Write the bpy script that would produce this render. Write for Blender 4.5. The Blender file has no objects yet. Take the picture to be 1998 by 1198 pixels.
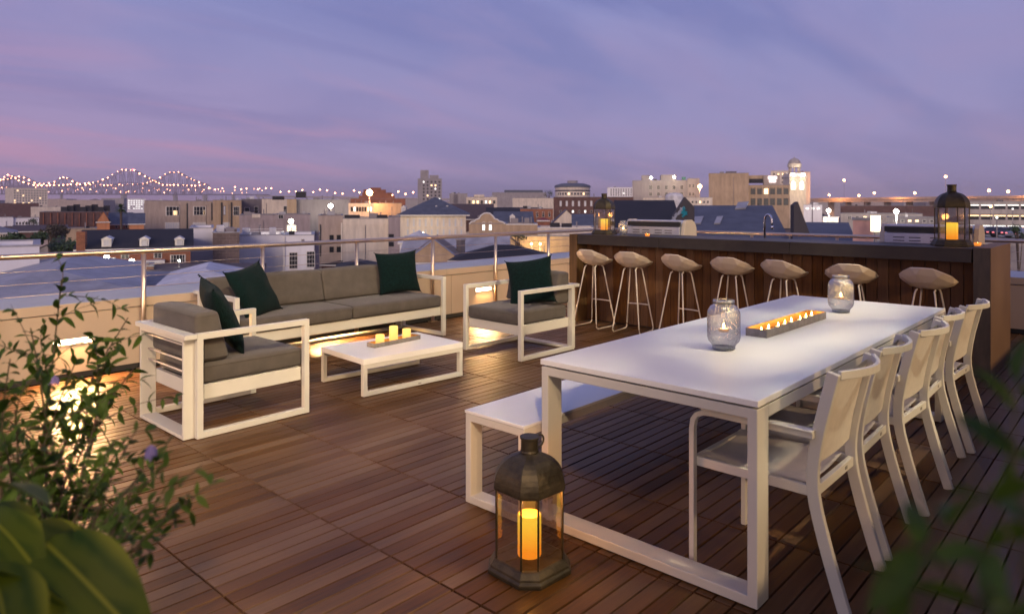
import bpy, bmesh, math, random
from mathutils import Vector, Matrix, noise as mnoise
R = math.radians
PI = math.pi
random.seed(7)
S = bpy.context.scene
COL = S.collection

# ------------------------------------------------------------------ camera
FPX, CX, HY, EYE = 1372.0, 999.0, 398.0, 1.45      # lens in photo pixels, principal column, horizon row, eye height
HEAD = math.atan(1255.0 / 1372.0)                   # angle between the table's long side and the view direction
SA, CA = math.sin(HEAD), math.cos(HEAD)
cam_d = bpy.data.cameras.new('camera')
cam = bpy.data.objects.new('camera', cam_d)
COL.objects.link(cam)
cam_d.sensor_width = 36.0
cam_d.lens = 36.0 * FPX / 1998.0
cam_d.shift_y = -(599.0 - HY) / 1998.0
cam_d.clip_start = 0.05
cam_d.clip_end = 20000.0
cam.location = (0, 0, EYE)
cam.rotation_euler = (R(90), 0, math.atan2(SA, CA) - R(90))
cam_d.dof.use_dof = True
cam_d.dof.focus_distance = 4.6
cam_d.dof.aperture_fstop = 3.6
cam_d.dof.aperture_blades = 9
S.camera = cam

# ------------------------------------------------------------------ world: dusk sky with soft cloud bands
world = bpy.data.worlds.new('World')
S.world = world
world.use_nodes = True
nt = world.node_tree
nt.nodes.clear()
def wn(t, **k):
    n = nt.nodes.new(t)
    for a, b in k.items():
        setattr(n, a, b)
    return n
def wl(a, b): nt.links.new(a, b)
def wmath(op, a, b=None, clamp=False):
    n = wn('ShaderNodeMath', operation=op, use_clamp=clamp)
    for i, v in enumerate((a, b)):
        if v is None: continue
        if isinstance(v, (int, float)): n.inputs[i].default_value = v
        else: wl(v, n.inputs[i])
    return n.outputs[0]
def wramp(fac, pts):
    n = wn('ShaderNodeValToRGB')
    e = n.color_ramp.elements
    while len(e) < len(pts): e.new(0.5)
    for i, (p, c) in enumerate(pts):
        e[i].position = p
        e[i].color = tuple(c) + (1,) if len(c) == 3 else c
    wl(fac, n.inputs[0])
    return n.outputs[0]
def wmix(fac, a, b):
    n = wn('ShaderNodeMix', data_type='RGBA')
    for s, v in ((0, fac), (6, a), (7, b)):
        if isinstance(v, (int, float)): n.inputs[s].default_value = v
        elif isinstance(v, tuple): n.inputs[s].default_value = v + (1,)
        else: wl(v, n.inputs[s])
    return n.outputs[2]
def s2l(r, g, b):
    return tuple(((c / 255.0) / 12.92 if c <= 10 else ((c / 255.0 + 0.055) / 1.055) ** 2.4) for c in (r, g, b))
tc = wn('ShaderNodeTexCoord')
sep = wn('ShaderNodeSeparateXYZ')
wl(tc.outputs['Generated'], sep.inputs[0])
zz = wmath('MAXIMUM', sep.outputs[2], 0.0)
el = wmath('MULTIPLY', wmath('ARCTAN2', zz, wmath('SQRT', wmath('ADD', wmath('MULTIPLY', sep.outputs[0], sep.outputs[0]), wmath('MULTIPLY', sep.outputs[1], sep.outputs[1])))), 1 / (PI / 2))
# side = -1 to the left of the view, +1 to the right
side = wmath('ADD', wmath('MULTIPLY', sep.outputs[0], SA), wmath('MULTIPLY', sep.outputs[1], -CA))
inv = wmath('DIVIDE', 1.0, wmath('ADD', zz, 0.16))
comb = wn('ShaderNodeCombineXYZ')
wl(wmath('MULTIPLY', sep.outputs[0], inv), comb.inputs[0])
wl(wmath('MULTIPLY', sep.outputs[1], inv), comb.inputs[1])
mp = wn('ShaderNodeMapping')
wl(comb.outputs[0], mp.inputs[0])
mp.inputs['Rotation'].default_value = (0, 0, 0)
mp.inputs['Scale'].default_value = (0.45, 1.15, 1)
mp.inputs['Location'].default_value = (3.3, 1.2, 0)
def wnoise(vec, scale, detail, rough, dist=0.0):
    n = wn('ShaderNodeTexNoise')
    n.inputs['Scale'].default_value = scale
    n.inputs['Detail'].default_value = detail
    n.inputs['Roughness'].default_value = rough
    n.inputs['Distortion'].default_value = dist
    wl(vec, n.inputs['Vector'])
    return n.outputs[0]
n1 = wnoise(mp.outputs[0], 1.15, 5, 0.50, 0.6)
mp2 = wn('ShaderNodeMapping')
wl(comb.outputs[0], mp2.inputs[0])
mp2.inputs['Rotation'].default_value = (0, 0, 0)
mp2.inputs['Scale'].default_value = (0.50, 1.25, 1)
mp2.inputs['Location'].default_value = (9.1, 4.2, 0)
n2 = wnoise(mp2.outputs[0], 1.7, 5, 0.50, 0.7)
mp3 = wn('ShaderNodeMapping')
wl(comb.outputs[0], mp3.inputs[0])
mp3.inputs['Rotation'].default_value = (0, 0, 0)
mp3.inputs['Scale'].default_value = (0.45, 1.2, 1)
n3 = wnoise(mp3.outputs[0], 2.6, 5, 0.5, 0.3)
base = wramp(el, [(0.0, s2l(186, 160, 190)), (0.05, s2l(156, 148, 191)), (0.13, s2l(142, 143, 191)), (0.26, s2l(143, 152, 206)), (0.6, s2l(120, 126, 178)), (1.0, s2l(108, 114, 166))])
slate = wramp(el, [(0.0, s2l(156, 142, 180)), (0.10, s2l(130, 133, 183)), (0.25, s2l(116, 124, 182)), (1.0, s2l(100, 106, 158))])
pink = wramp(el, [(0.0, s2l(180, 150, 182)), (0.08, s2l(160, 145, 186)), (0.25, s2l(150, 146, 194)), (1.0, s2l(120, 120, 172))])
f1 = wramp(n1, [(0.40, (0, 0, 0)), (0.58, (1, 1, 1))])
f2 = wramp(n2, [(0.46, (0, 0, 0)), (0.66, (1, 1, 1))])
f3 = wramp(n3, [(0.42, (0, 0, 0)), (0.68, (1, 1, 1))])
c = wmix(f1, base, slate)
c = wmix(wmath('MULTIPLY', f2, 0.5), c, pink)
c = wmix(wmath('MULTIPLY', f3, 0.13), c, pink)
# rosier afterglow low on the left of the view
glow = wmath('MULTIPLY', wramp(side, [(0.0, (1, 1, 1)), (0.55, (0, 0, 0))]), wramp(el, [(0.0, (0.75, 0.75, 0.75)), (0.06, (1, 1, 1)), (0.22, (0, 0, 0))]))
sneg = wmath('MULTIPLY', side, -1.0, True)
glow = wmath('MULTIPLY', sneg, wramp(el, [(0.0, (0.8, 0.8, 0.8)), (0.06, (0.75, 0.75, 0.75)), (0.17, (0, 0, 0))]))
glow = wmath('MULTIPLY', glow, wmath('ADD', wmath('MULTIPLY', f2, 0.9), 0.45), True)
c = wmix(glow, c, s2l(206, 150, 178))
low = wramp(sep.outputs[2], [(0.0, (0, 0, 0)), (0.004, (1, 1, 1))])
c = wmix(low, s2l(96, 78, 92), c)
bg = wn('ShaderNodeBackground')
wl(c, bg.inputs[0])
bg.inputs[1].default_value = 1.06
wo = wn('ShaderNodeOutputWorld')
wl(bg.outputs[0], wo.inputs[0])

S.view_settings.view_transform = 'Standard'
S.view_settings.look = 'None'
S.view_settings.exposure = 0.0
S.view_settings.gamma = 1.0
S.view_settings.use_curve_mapping = False
S.cycles.use_denoising = True
S.cycles.max_bounces = 7
S.cycles.diffuse_bounces = 3
S.cycles.glossy_bounces = 3
S.cycles.transmission_bounces = 4
S.cycles.transparent_max_bounces = 16
S.cycles.caustics_reflective = False
S.cycles.caustics_refractive = False
S.cycles.sample_clamp_indirect = 4.0
S.cycles.use_light_tree = True

# ------------------------------------------------------------------ terrace floodlights (on the added wall behind and to the right of the camera)
def spot(name, loc, target, power, size, blend, color, radius):
    d = bpy.data.lights.new(name, 'SPOT')
    d.energy = power; d.spot_size = R(size); d.spot_blend = blend; d.color = color; d.shadow_soft_size = radius
    o = bpy.data.objects.new(name, d); COL.objects.link(o)
    o.location = loc
    o.rotation_euler = (Vector(target) - Vector(loc)).to_track_quat('-Z', 'Y').to_euler()
    return o
FLOOD = (1.0, 0.86, 0.58)
spot('floodlight', (3.5, -3.2, 7.8), (3.9, 6.6, 0.0), 2900, 50, 0.15, FLOOD, 0.075)
for sx, se in ((1.6, 230), (4.6, 270), (7.8, 330)):
    spot('wall_light', (sx, -3.2, 2.15), (sx + 0.3, 1.5, 0.9), se, 88, 0.5, (1.0, 0.66, 0.34), 0.05)
spot('floodlight', (-2.6, -3.1, 6.0), (2.5, 6.3, 0.2), 2700, 42, 0.7, (1.0, 0.70, 0.42), 0.12)
# added warm fill for the city walls, akin to afterglow behind the camera
sun_d = bpy.data.lights.new('sun', 'SUN'); sun_d.energy = 2.3; sun_d.angle = R(30); sun_d.color = (1.0, 0.76, 0.60)
sun_o = bpy.data.objects.new('sun', sun_d); COL.objects.link(sun_o)
sun_o.rotation_euler = Vector((math.cos(HEAD - R(12)), math.sin(HEAD - R(12)), -0.20)).to_track_quat('-Z', 'Y').to_euler()

# ------------------------------------------------------------------ materials
MATS = {}
def mat(name, color, rough=0.6, metal=0.0, var=0.0, scale=6.0, bump=0.0, bscale=60.0, spec=0.5, stretch=(1, 1, 1), wear=None, coord='Object', sheen=0.0):
    if name in MATS: return MATS[name]
    m = bpy.data.materials.new(name); m.use_nodes = True
    t = m.node_tree; b = t.nodes['Principled BSDF']
    b.inputs['Base Color'].default_value = tuple(color) + (1,)
    b.inputs['Roughness'].default_value = rough
    b.inputs['Metallic'].default_value = metal
    b.inputs['Specular IOR Level'].default_value = spec
    if sheen: b.inputs['Sheen Weight'].default_value = sheen
    m.diffuse_color = tuple(color) + (1,)
    tcn = t.nodes.new('ShaderNodeTexCoord'); mpn = t.nodes.new('ShaderNodeMapping')
    t.links.new(tcn.outputs[coord], mpn.inputs[0]); mpn.inputs['Scale'].default_value = stretch
    if var or wear:
        n = t.nodes.new('ShaderNodeTexNoise'); n.inputs['Scale'].default_value = scale; n.inputs['Detail'].default_value = 6
        n.inputs['Roughness'].default_value = 0.6
        t.links.new(mpn.outputs[0], n.inputs['Vector'])
        r = t.nodes.new('ShaderNodeValToRGB')
        lo = tuple(max(0, x * (1 - var)) for x in color) if not wear else tuple(wear)
        hi = tuple(min(1, x * (1 + var)) for x in color)
        r.color_ramp.elements[0].color = lo + (1,); r.color_ramp.elements[0].position = 0.32
        r.color_ramp.elements[1].color = hi + (1,); r.color_ramp.elements[1].position = 0.68
        t.links.new(n.outputs[0], r.inputs[0]); t.links.new(r.outputs[0], b.inputs['Base Color'])
        rr = t.nodes.new('ShaderNodeMapRange'); t.links.new(n.outputs[0], rr.inputs[0])
        rr.inputs[3].default_value = max(0.02, rough - 0.08); rr.inputs[4].default_value = min(1, rough + 0.1)
        t.links.new(rr.outputs[0], b.inputs['Roughness'])
    if bump:
        n = t.nodes.new('ShaderNodeTexNoise'); n.inputs['Scale'].default_value = bscale; n.inputs['Detail'].default_value = 4
        t.links.new(mpn.outputs[0], n.inputs['Vector'])
        bp = t.nodes.new('ShaderNodeBump'); bp.inputs['Strength'].default_value = bump; bp.inputs['Distance'].default_value = 0.01
        t.links.new(n.outputs[0], bp.inputs['Height']); t.links.new(bp.outputs[0], b.inputs['Normal'])
    MATS[name] = m
    return m
def emis(name, color, strength, base=(0.8, 0.8, 0.8)):
    if name in MATS: return MATS[name]
    m = bpy.data.materials.new(name); m.use_nodes = True
    b = m.node_tree.nodes['Principled BSDF']
    b.inputs['Base Color'].default_value = tuple(base) + (1,)
    b.inputs['Emission Color'].default_value = tuple(color) + (1,)
    b.inputs['Emission Strength'].default_value = strength
    MATS[name] = m
    return m
def glassy(name, tint, refl=0.12, rough=0.02, bump=0.0, bscale=40, density=1.0):
    m = bpy.data.materials.new(name); m.use_nodes = True
    t = m.node_tree; t.nodes.clear()
    o = t.nodes.new('ShaderNodeOutputMaterial'); mx = t.nodes.new('ShaderNodeMixShader')
    tr = t.nodes.new('ShaderNodeBsdfTransparent'); gl = t.nodes.new('ShaderNodeBsdfGlossy')
    tr.inputs[0].default_value = tuple(tint) + (1,)
    gl.inputs['Roughness'].default_value = rough
    lw = t.nodes.new('ShaderNodeLayerWeight'); lw.inputs[0].default_value = refl
    mr = t.nodes.new('ShaderNodeMapRange'); mr.inputs[3].default_value = refl * 0.5; mr.inputs[4].default_value = 0.9
    t.links.new(lw.outputs['Facing'], mr.inputs[0]); 
    t.links.new(mr.outputs[0], mx.inputs[0]); t.links.new(tr.outputs[0], mx.inputs[1]); t.links.new(gl.outputs[0], mx.inputs[2])
    t.links.new(mx.outputs[0], o.inputs[0])
    if bump:
        tcn = t.nodes.new('ShaderNodeTexCoord'); w = t.nodes.new('ShaderNodeTexNoise')
        w.inputs['Scale'].default_value = bscale
        t.links.new(tcn.outputs['Object'], w.inputs['Vector'])
        bp = t.nodes.new('ShaderNodeBump'); bp.inputs['Strength'].default_value = bump; bp.inputs['Distance'].default_value = 0.01
        t.links.new(w.outputs[0], bp.inputs['Height']); t.links.new(bp.outputs[0], gl.inputs['Normal']); t.links.new(bp.outputs[0], lw.inputs['Normal'])
    MATS[name] = m
    return m
def wood(name, dark, light, plank=None, axis='X', rough=0.42, per_obj=False, grain=1.0):
    """plank = (length, width, offset) cells in world space give each board its own tone"""
    m = bpy.data.materials.new(name); m.use_nodes = True
    t = m.node_tree; b = t.nodes['Principled BSDF']; N = t.nodes.new; L = t.links.new
    geo = N('ShaderNodeNewGeometry')
    pos = geo.outputs['Position']
    wnz = N('ShaderNodeTexWhiteNoise')
    if plank:
        dv = N('ShaderNodeVectorMath'); dv.operation = 'DIVIDE'; L(pos, dv.inputs[0]); dv.inputs[1].default_value = plank
        fl = N('ShaderNodeVectorMath'); fl.operation = 'FLOOR'; L(dv.outputs[0], fl.inputs[0])
        wnz.noise_dimensions = '3D'; L(fl.outputs[0], wnz.inputs['Vector'])
        rnd = wnz.outputs['Value']; off = fl.outputs[0]
    else:
        oi = N('ShaderNodeObjectInfo'); rnd = oi.outputs['Random']; off = oi.outputs['Location']
    # grain
    sc = N('ShaderNodeVectorMath'); sc.operation = 'MULTIPLY'; L(pos, sc.inputs[0])
    sc.inputs[1].default_value = {'X': (2.5, 60, 60), 'Y': (45, 3, 45), 'Z': (45, 45, 3)}[axis]
    ad = N('ShaderNodeVectorMath'); ad.operation = 'MULTIPLY_ADD'; L(off, ad.inputs[0]); ad.inputs[1].default_value = (7.3, 3.1, 5.7); L(sc.outputs[0], ad.inputs[2])
    g = N('ShaderNodeTexNoise'); g.inputs['Scale'].default_value = 1.0; g.inputs['Detail'].default_value = 5; g.inputs['Roughness'].default_value = 0.65
    b.inputs['Specular IOR Level'].default_value = 0.26
    L(ad.outputs[0], g.inputs['Vector'])
    # big blotches of wear and damp
    bl = N('ShaderNodeTexNoise'); bl.inputs['Scale'].default_value = 1.6; bl.inputs['Detail'].default_value = 4; L(pos, bl.inputs['Vector'])
    mixv = N('ShaderNodeMath'); mixv.operation = 'MULTIPLY_ADD'; L(rnd, mixv.inputs[0]); mixv.inputs[1].default_value = 0.32
    m2 = N('ShaderNodeMath'); m2.operation = 'MULTIPLY_ADD'; L(g.outputs[0], m2.inputs[0]); m2.inputs[1].default_value = 0.62 * grain
    m3 = N('ShaderNodeMath'); m3.operation = 'MULTIPLY_ADD'; L(bl.outputs[0], m3.inputs[0]); m3.inputs[1].default_value = 0.6; m3.inputs[2].default_value = -0.29
    L(m3.outputs[0], m2.inputs[2]); L(m2.outputs[0], mixv.inputs[2])
    r = N('ShaderNodeValToRGB'); e = r.color_ramp.elements
    e[0].position = 0.12; e[0].color = dark + (1,); e[1].position = 0.95; e[1].color = light + (1,)
    mid = e.new(0.5); mid.color = tuple((a * 0.55 + c_ * 0.45) * k for a, c_, k in zip(dark, light, (1.05, 0.98, 0.95))) + (1,)
    L(mixv.outputs[0], r.inputs[0])
    hs = N('ShaderNodeHueSaturation'); L(r.outputs[0], hs.inputs['Color'])
    hr = N('ShaderNodeMapRange'); L(wnz.outputs['Value'] if plank else rnd, hr.inputs[0]); hr.inputs[3].default_value = 1.12; hr.inputs[4].default_value = 0.82
    L(hr.outputs[0], hs.inputs['Saturation'])
    L(hs.outputs[0], b.inputs['Base Color'])
    rr = N('ShaderNodeMapRange'); L(g.outputs[0], rr.inputs[0]); rr.inputs[3].default_value = rough - 0.1; rr.inputs[4].default_value = rough + 0.16
    L(rr.outputs[0], b.inputs['Roughness'])
    bp = N('ShaderNodeBump'); bp.inputs['Strength'].default_value = 0.25; bp.inputs['Distance'].default_value = 0.004
    L(g.outputs[0], bp.inputs['Height']); L(bp.outputs[0], b.inputs['Normal'])
    MATS[name] = m
    return m

M_WHITE = mat('white_powder_coat', (0.60, 0.575, 0.505), 0.45, var=0.05, scale=2.2, bump=0.06, bscale=350)
M_TABLETOP = mat('white_laminate', (0.82, 0.81, 0.76), 0.42, var=0.035, scale=2.5)
M_SLING = mat('white_mesh_fabric', (0.66, 0.61, 0.54), 0.8, var=0.05, scale=30, bump=0.3, bscale=900)
M_FAB = mat('taupe_fabric', (0.092, 0.079, 0.068), 0.92, var=0.14, scale=9, bump=0.25, bscale=600, spec=0.2, sheen=0.15)
M_GREEN = mat('dark_green_knit', (0.0025, 0.012, 0.012), 0.95, var=0.35, scale=40, bump=1.0, bscale=120, spec=0.10, sheen=0.04)
M_BLACK = mat('black_plastic', (0.02, 0.02, 0.02), 0.5)
M_STEEL = mat('brushed_steel', (0.72, 0.56, 0.41), 0.36, metal=1.0, var=0.06, scale=20)  # warm light reflected in the neutral steel is put into its colour
M_PANEL = mat('beige_metal_panel', (0.45, 0.34, 0.25), 0.50, var=0.05, scale=1.5, bump=0.05, bscale=6)
M_CAP = mat('grey_metal_cap', (0.42, 0.42, 0.44), 0.42, metal=0.25, var=0.08, scale=3)
M_GROUNDDK = mat('deck_underlay', (0.003, 0.002, 0.002), 0.95, spec=0.05)
M_DECK = wood('deck_hardwood', (0.026, 0.011, 0.004), (0.205, 0.100, 0.033), plank=(0.6, 0.075, 3.0), axis='X', rough=0.41)
M_BARWOOD = wood('bar_cladding_wood', (0.030, 0.011, 0.003), (0.21, 0.085, 0.018), axis='Z', rough=0.5)
M_BARTOP = mat('dark_stone_counter', (0.044, 0.034, 0.029), 0.48, spec=0.32, var=0.12, scale=12, bump=0.03, bscale=30)
M_BARDARK = mat('dark_bar_metal', (0.070, 0.052, 0.036), 0.5, var=0.25, scale=6, stretch=(4, 4, 1))
M_BARSIDE = wood('bar_side_wood', (0.080, 0.045, 0.022), (0.26, 0.165, 0.09), axis='Z', rough=0.55)
M_STOOL = mat('cream_stool_shell', (0.72, 0.59, 0.45), 0.42, var=0.04, scale=8)
M_STOOLLEG = mat('cream_stool_steel', (0.74, 0.64, 0.53), 0.4)
M_BRONZE = mat('aged_bronze', (0.055, 0.042, 0.024), 0.48, metal=0.5, var=0.5, scale=14, bump=0.3, bscale=30)
M_GLASS = glassy('lantern_glass', (0.93, 0.82, 0.68), 0.34, 0.05, bump=0.2, bscale=12)  # amber candle reflections and a smoked tone put into the glass tint
M_JAR = glassy('ribbed_jar_glass', (0.86, 0.88, 0.88), 0.50, 0.26, bump=1.0, bscale=70)
M_ZINC = mat('galvanised_zinc', (0.30, 0.28, 0.24), 0.5, metal=0.5, var=0.25, scale=25)
M_COPPER = mat('gilded_inner_face', (0.62, 0.33, 0.08), 0.42, metal=0.4, var=0.15, scale=20)
M_WICK = emis('candle_flame', (1.0, 0.62, 0.18), 60)
M_TEAL = emis('tealight_wax', (1.0, 0.62, 0.22), 2.2)
M_CHROME = mat('chrome', (0.75, 0.74, 0.73), 0.08, metal=1.0)
M_LED = emis('led_slot', (1.0, 0.74, 0.46), 16)
def candle_mat(name, top, bottom, zt, strength):
    m = bpy.data.materials.new(name); m.use_nodes = True
    t = m.node_tree; b = t.nodes['Principled BSDF']
    tcn = t.nodes.new('ShaderNodeTexCoord'); sp = t.nodes.new('ShaderNodeSeparateXYZ'); t.links.new(tcn.outputs['Generated'], sp.inputs[0])
    r = t.nodes.new('ShaderNodeValToRGB'); r.color_ramp.elements[0].color = bottom + (1,); r.color_ramp.elements[1].color = top + (1,)
    r.color_ramp.elements[0].position = 0.15; r.color_ramp.elements[1].position = zt
    t.links.new(sp.outputs[2], r.inputs[0]); t.links.new(r.outputs[0], b.inputs['Emission Color'])
    b.inputs['Emission Strength'].default_value = strength
    b.inputs['Base Color'].default_value = (0.35, 0.20, 0.06, 1)
    MATS[name] = m
    return m
M_CANDLE = candle_mat('glowing_wax_amber', (1.0, 0.66, 0.05), (1.0, 0.30, 0.012), 0.85, 1.15)
M_CANDLE2 = candle_mat('glowing_wax_cream', (1.0, 0.66, 0.16), (1.0, 0.50, 0.12), 0.85, 1.2)

# ------------------------------------------------------------------ mesh helpers
def link(o, parent=None):
    COL.objects.link(o)
    if parent is not None: o.parent = parent
    return o
def tag(o, label=None, cat=None, group=None, kind=None):
    if label: o['label'] = label
    if cat: o['category'] = cat
    if group: o['group'] = group
    if kind: o['kind'] = kind
    return o
def empty(name, loc=(0, 0, 0), rz=0.0, label=None, cat=None, group=None, kind=None, parent=None):
    o = bpy.data.objects.new(name, None); o.empty_display_size = 0.1
    link(o, parent); o.location = loc; o.rotation_euler = (0, 0, rz)
    return tag(o, label, cat, group, kind)
class MB:
    def __init__(s): s.v = []; s.f = []; s.mi = []; s.cur = 0
    def quad(s, *p):
        i = len(s.v); s.v += [tuple(q) for q in p]; s.f.append(tuple(range(i, i + len(p)))); s.mi.append(s.cur); return s
    def raw(s, vs, fs):
        i = len(s.v); s.v += [tuple(q) for q in vs]
        for f in fs: s.f.append(tuple(i + k for k in f)); s.mi.append(s.cur)
        return s
    def box(s, x0, x1, y0, y1, z0, z1):
        if x0 > x1: x0, x1 = x1, x0
        if y0 > y1: y0, y1 = y1, y0
        if z0 > z1: z0, z1 = z1, z0
        return s.raw([(x0, y0, z0), (x1, y0, z0), (x1, y1, z0), (x0, y1, z0), (x0, y0, z1), (x1, y0, z1), (x1, y1, z1), (x0, y1, z1)],
                     [(0, 3, 2, 1), (4, 5, 6, 7), (0, 1, 5, 4), (1, 2, 6, 5), (2, 3, 7, 6), (3, 0, 4, 7)])
    def ring(s, plane, a0, a1, b0, b1, t, c0, c1, tb=None):
        """closed rectangular frame; plane 'xz': a=x b=z extruded in y; 'yz': a=y b=z extruded in x; 'xy': a=x b=y extruded in z"""
        tb = t if tb is None else tb
        P = {'xz': lambda a, b, c: (a, c, b), 'yz': lambda a, b, c: (c, a, b), 'xy': lambda a, b, c: (a, b, c)}[plane]
        vs = []
        for c in (c0, c1):
            vs += [P(a, b, c) for a, b in ((a0, b0), (a1, b0), (a1, b1), (a0, b1), (a0 + t, b0 + tb), (a1 - t, b0 + tb), (a1 - t, b1 - tb), (a0 + t, b1 - tb))]
        fs = []
        for k in range(4):
            n = (k + 1) % 4
            fs += [(k, n, 4 + n, 4 + k), (8 + k, 12 + k, 12 + n, 8 + n), (k, 8 + k, 8 + n, n), (4 + k, 4 + n, 12 + n, 12 + k)]
        return s.raw(vs, fs)
    def tube(s, pts, r, n=8, cap=True):
        pts = [Vector(p) for p in pts]; rs = r if isinstance(r, (list, tuple)) else [r] * len(pts)
        base = len(s.v); up = None
        for i, p in enumerate(pts):
            d = (pts[min(i + 1, len(pts) - 1)] - pts[max(i - 1, 0)]).normalized()
            if up is None:
                up = Vector((0, 0, 1)) if abs(d.z) < 0.9 else Vector((1, 0, 0))
            a = d.cross(up)
            if a.length < 1e-5: a = d.cross(Vector((0.3, 1, 0.1)))
            a.normalize(); b = d.cross(a).normalized(); up = -b if False else up
            for k in range(n):
                t = 2 * PI * k / n
                s.v.append(tuple(p + a * math.cos(t) * rs[i] + b * math.sin(t) * rs[i]))
        for i in range(len(pts) - 1):
            for k in range(n):
                s.f.append((base + i * n + k, base + i * n + (k + 1) % n, base + (i + 1) * n + (k + 1) % n, base + (i + 1) * n + k)); s.mi.append(s.cur)
        if cap:
            s.f.append(tuple(base + k for k in range(n))[::-1]); s.mi.append(s.cur)
            s.f.append(tuple(base + (len(pts) - 1) * n + k for k in range(n))); s.mi.append(s.cur)
        return s
    def lathe(s, prof, n=24, cx=0, cy=0, closed=False):
        base = len(s.v)
        for r, z in prof:
            for k in range(n):
                t = 2 * PI * k / n
                s.v.append((cx + r * math.cos(t), cy + r * math.sin(t), z))
        for i in range(len(prof) - 1):
            for k in range(n):
                s.f.append((base + i * n + k, base + i * n + (k + 1) % n, base + (i + 1) * n + (k + 1) % n, base + (i + 1) * n + k)); s.mi.append(s.cur)
        return s
    def build(s, name, m, parent=None, bevel=0.0, seg=2, smooth=False, merge=False):
        me = bpy.data.meshes.new(name); me.from_pydata(s.v, [], s.f)
        ms = m if isinstance(m, (list, tuple)) else [m]
        for q in ms: me.materials.append(q)
        if len(ms) > 1: me.polygons.foreach_set('material_index', s.mi)
        bm = bmesh.new(); bm.from_mesh(me)
        if merge: bmesh.ops.remove_doubles(bm, verts=bm.verts, dist=1e-5)
        bmesh.ops.recalc_face_normals(bm, faces=bm.faces)
        if bevel:
            ed = [e for e in bm.edges if len(e.link_faces) == 2 and e.calc_face_angle(0) > R(25)]
            bmesh.ops.bevel(bm, geom=ed, offset=bevel, segments=seg, profile=0.5, affect='EDGES', clamp_overlap=True)
        bm.to_mesh(me); bm.free()
        if smooth or (bevel and seg > 2): me.shade_smooth()
        o = bpy.data.objects.new(name, me)
        return link(o, parent)
def copy_tree(o, parent=None):
    c = o.copy(); COL.objects.link(c)
    if parent is not None: c.parent = parent
    for ch in [x for x in bpy.data.objects if x.parent == o] if o not in KIDS else KIDS[o]:
        copy_tree(ch, c)
    return c
KIDS = {}
def index_kids():
    KIDS.clear()
    for x in bpy.data.objects:
        KIDS.setdefault(x, [])
    for x in bpy.data.objects:
        if x.parent: KIDS[x.parent].append(x)
def W2(px, d):
    """plan position of a thing seen in photo column px at forward distance d"""
    r = (px - CX) * d / FPX
    return (r * SA + d * CA, -r * CA + d * SA)
def ZP(py, d): return EYE - (py - HY) * d / FPX
def depth_of(x, y): return x * CA + y * SA

# ------------------------------------------------------------------ the deck
GZ = -17.0
deck = empty('deck', (0, 0, 0), kind='structure')
b = MB(); b.box(-3.0, 9.62, -3.35, 6.62, -0.30, -0.045)
b.build('deck_base', M_GROUNDDK, deck)
def plank_mesh():
    hx, hy, h, c = 0.2960, 0.0338, 0.022, 0.0016
    v = [(-hx, -hy, -h), (hx, -hy, -h), (hx, hy, -h), (-hx, hy, -h), (-hx, -hy, -c), (hx, -hy, -c), (hx, hy, -c), (-hx, hy, -c),
         (-hx + c, -hy + c, 0), (hx - c, -hy + c, 0), (hx - c, hy - c, 0), (-hx + c, hy - c, 0)]
    f = [(0, 1, 5, 4), (1, 2, 6, 5), (2, 3, 7, 6), (3, 0, 4, 7), (4, 5, 9, 8), (5, 6, 10, 9), (6, 7, 11, 10), (7, 4, 8, 11), (8, 9, 10, 11)]
    return v, f
PV, PF = plank_mesh()
cells = []
for i in range(-5, 16):
    for j in range(-40, 88):
        x = i * 0.6 + 0.3; y = j * 0.075 + 0.0375
        if x + .3 > 9.61 or y + .0375 > 6.62: continue
        d = depth_of(x, y)
        if d < 1.0:
            cells.append((0, x, y)); continue
        px = CX + FPX * (x * SA - y * CA) / d; py = HY + FPX * EYE / d
        vis = -250 < px < 2200 and py < 1330
        cells.append((1 / d ** 3 if vis else 0, x, y))
cells.sort(reverse=True)
pme = bpy.data.meshes.new('plank'); pme.from_pydata(PV, [], PF); pme.materials.append(M_DECK)
rv, rf = [], []
rp = random.Random(3)
for k, (w, x, y) in enumerate(cells):
    z = rp.uniform(-0.0012, 0.0012)
    if k < 300 and w > 0:
        o = bpy.data.objects.new('plank', pme); link(o, deck); o.location = (x, y, z)
    else:
        n = len(rv); rv += [(x + a, y + b_, z + c_) for a, b_, c_ in PV]; rf += [tuple(n + q for q in f) for f in PF]
me = bpy.data.meshes.new('distant_planks'); me.from_pydata(rv, [], rf); me.materials.append(M_DECK)
tag(link(bpy.data.objects.new('distant_planks', me), deck), kind='stuff')

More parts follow.
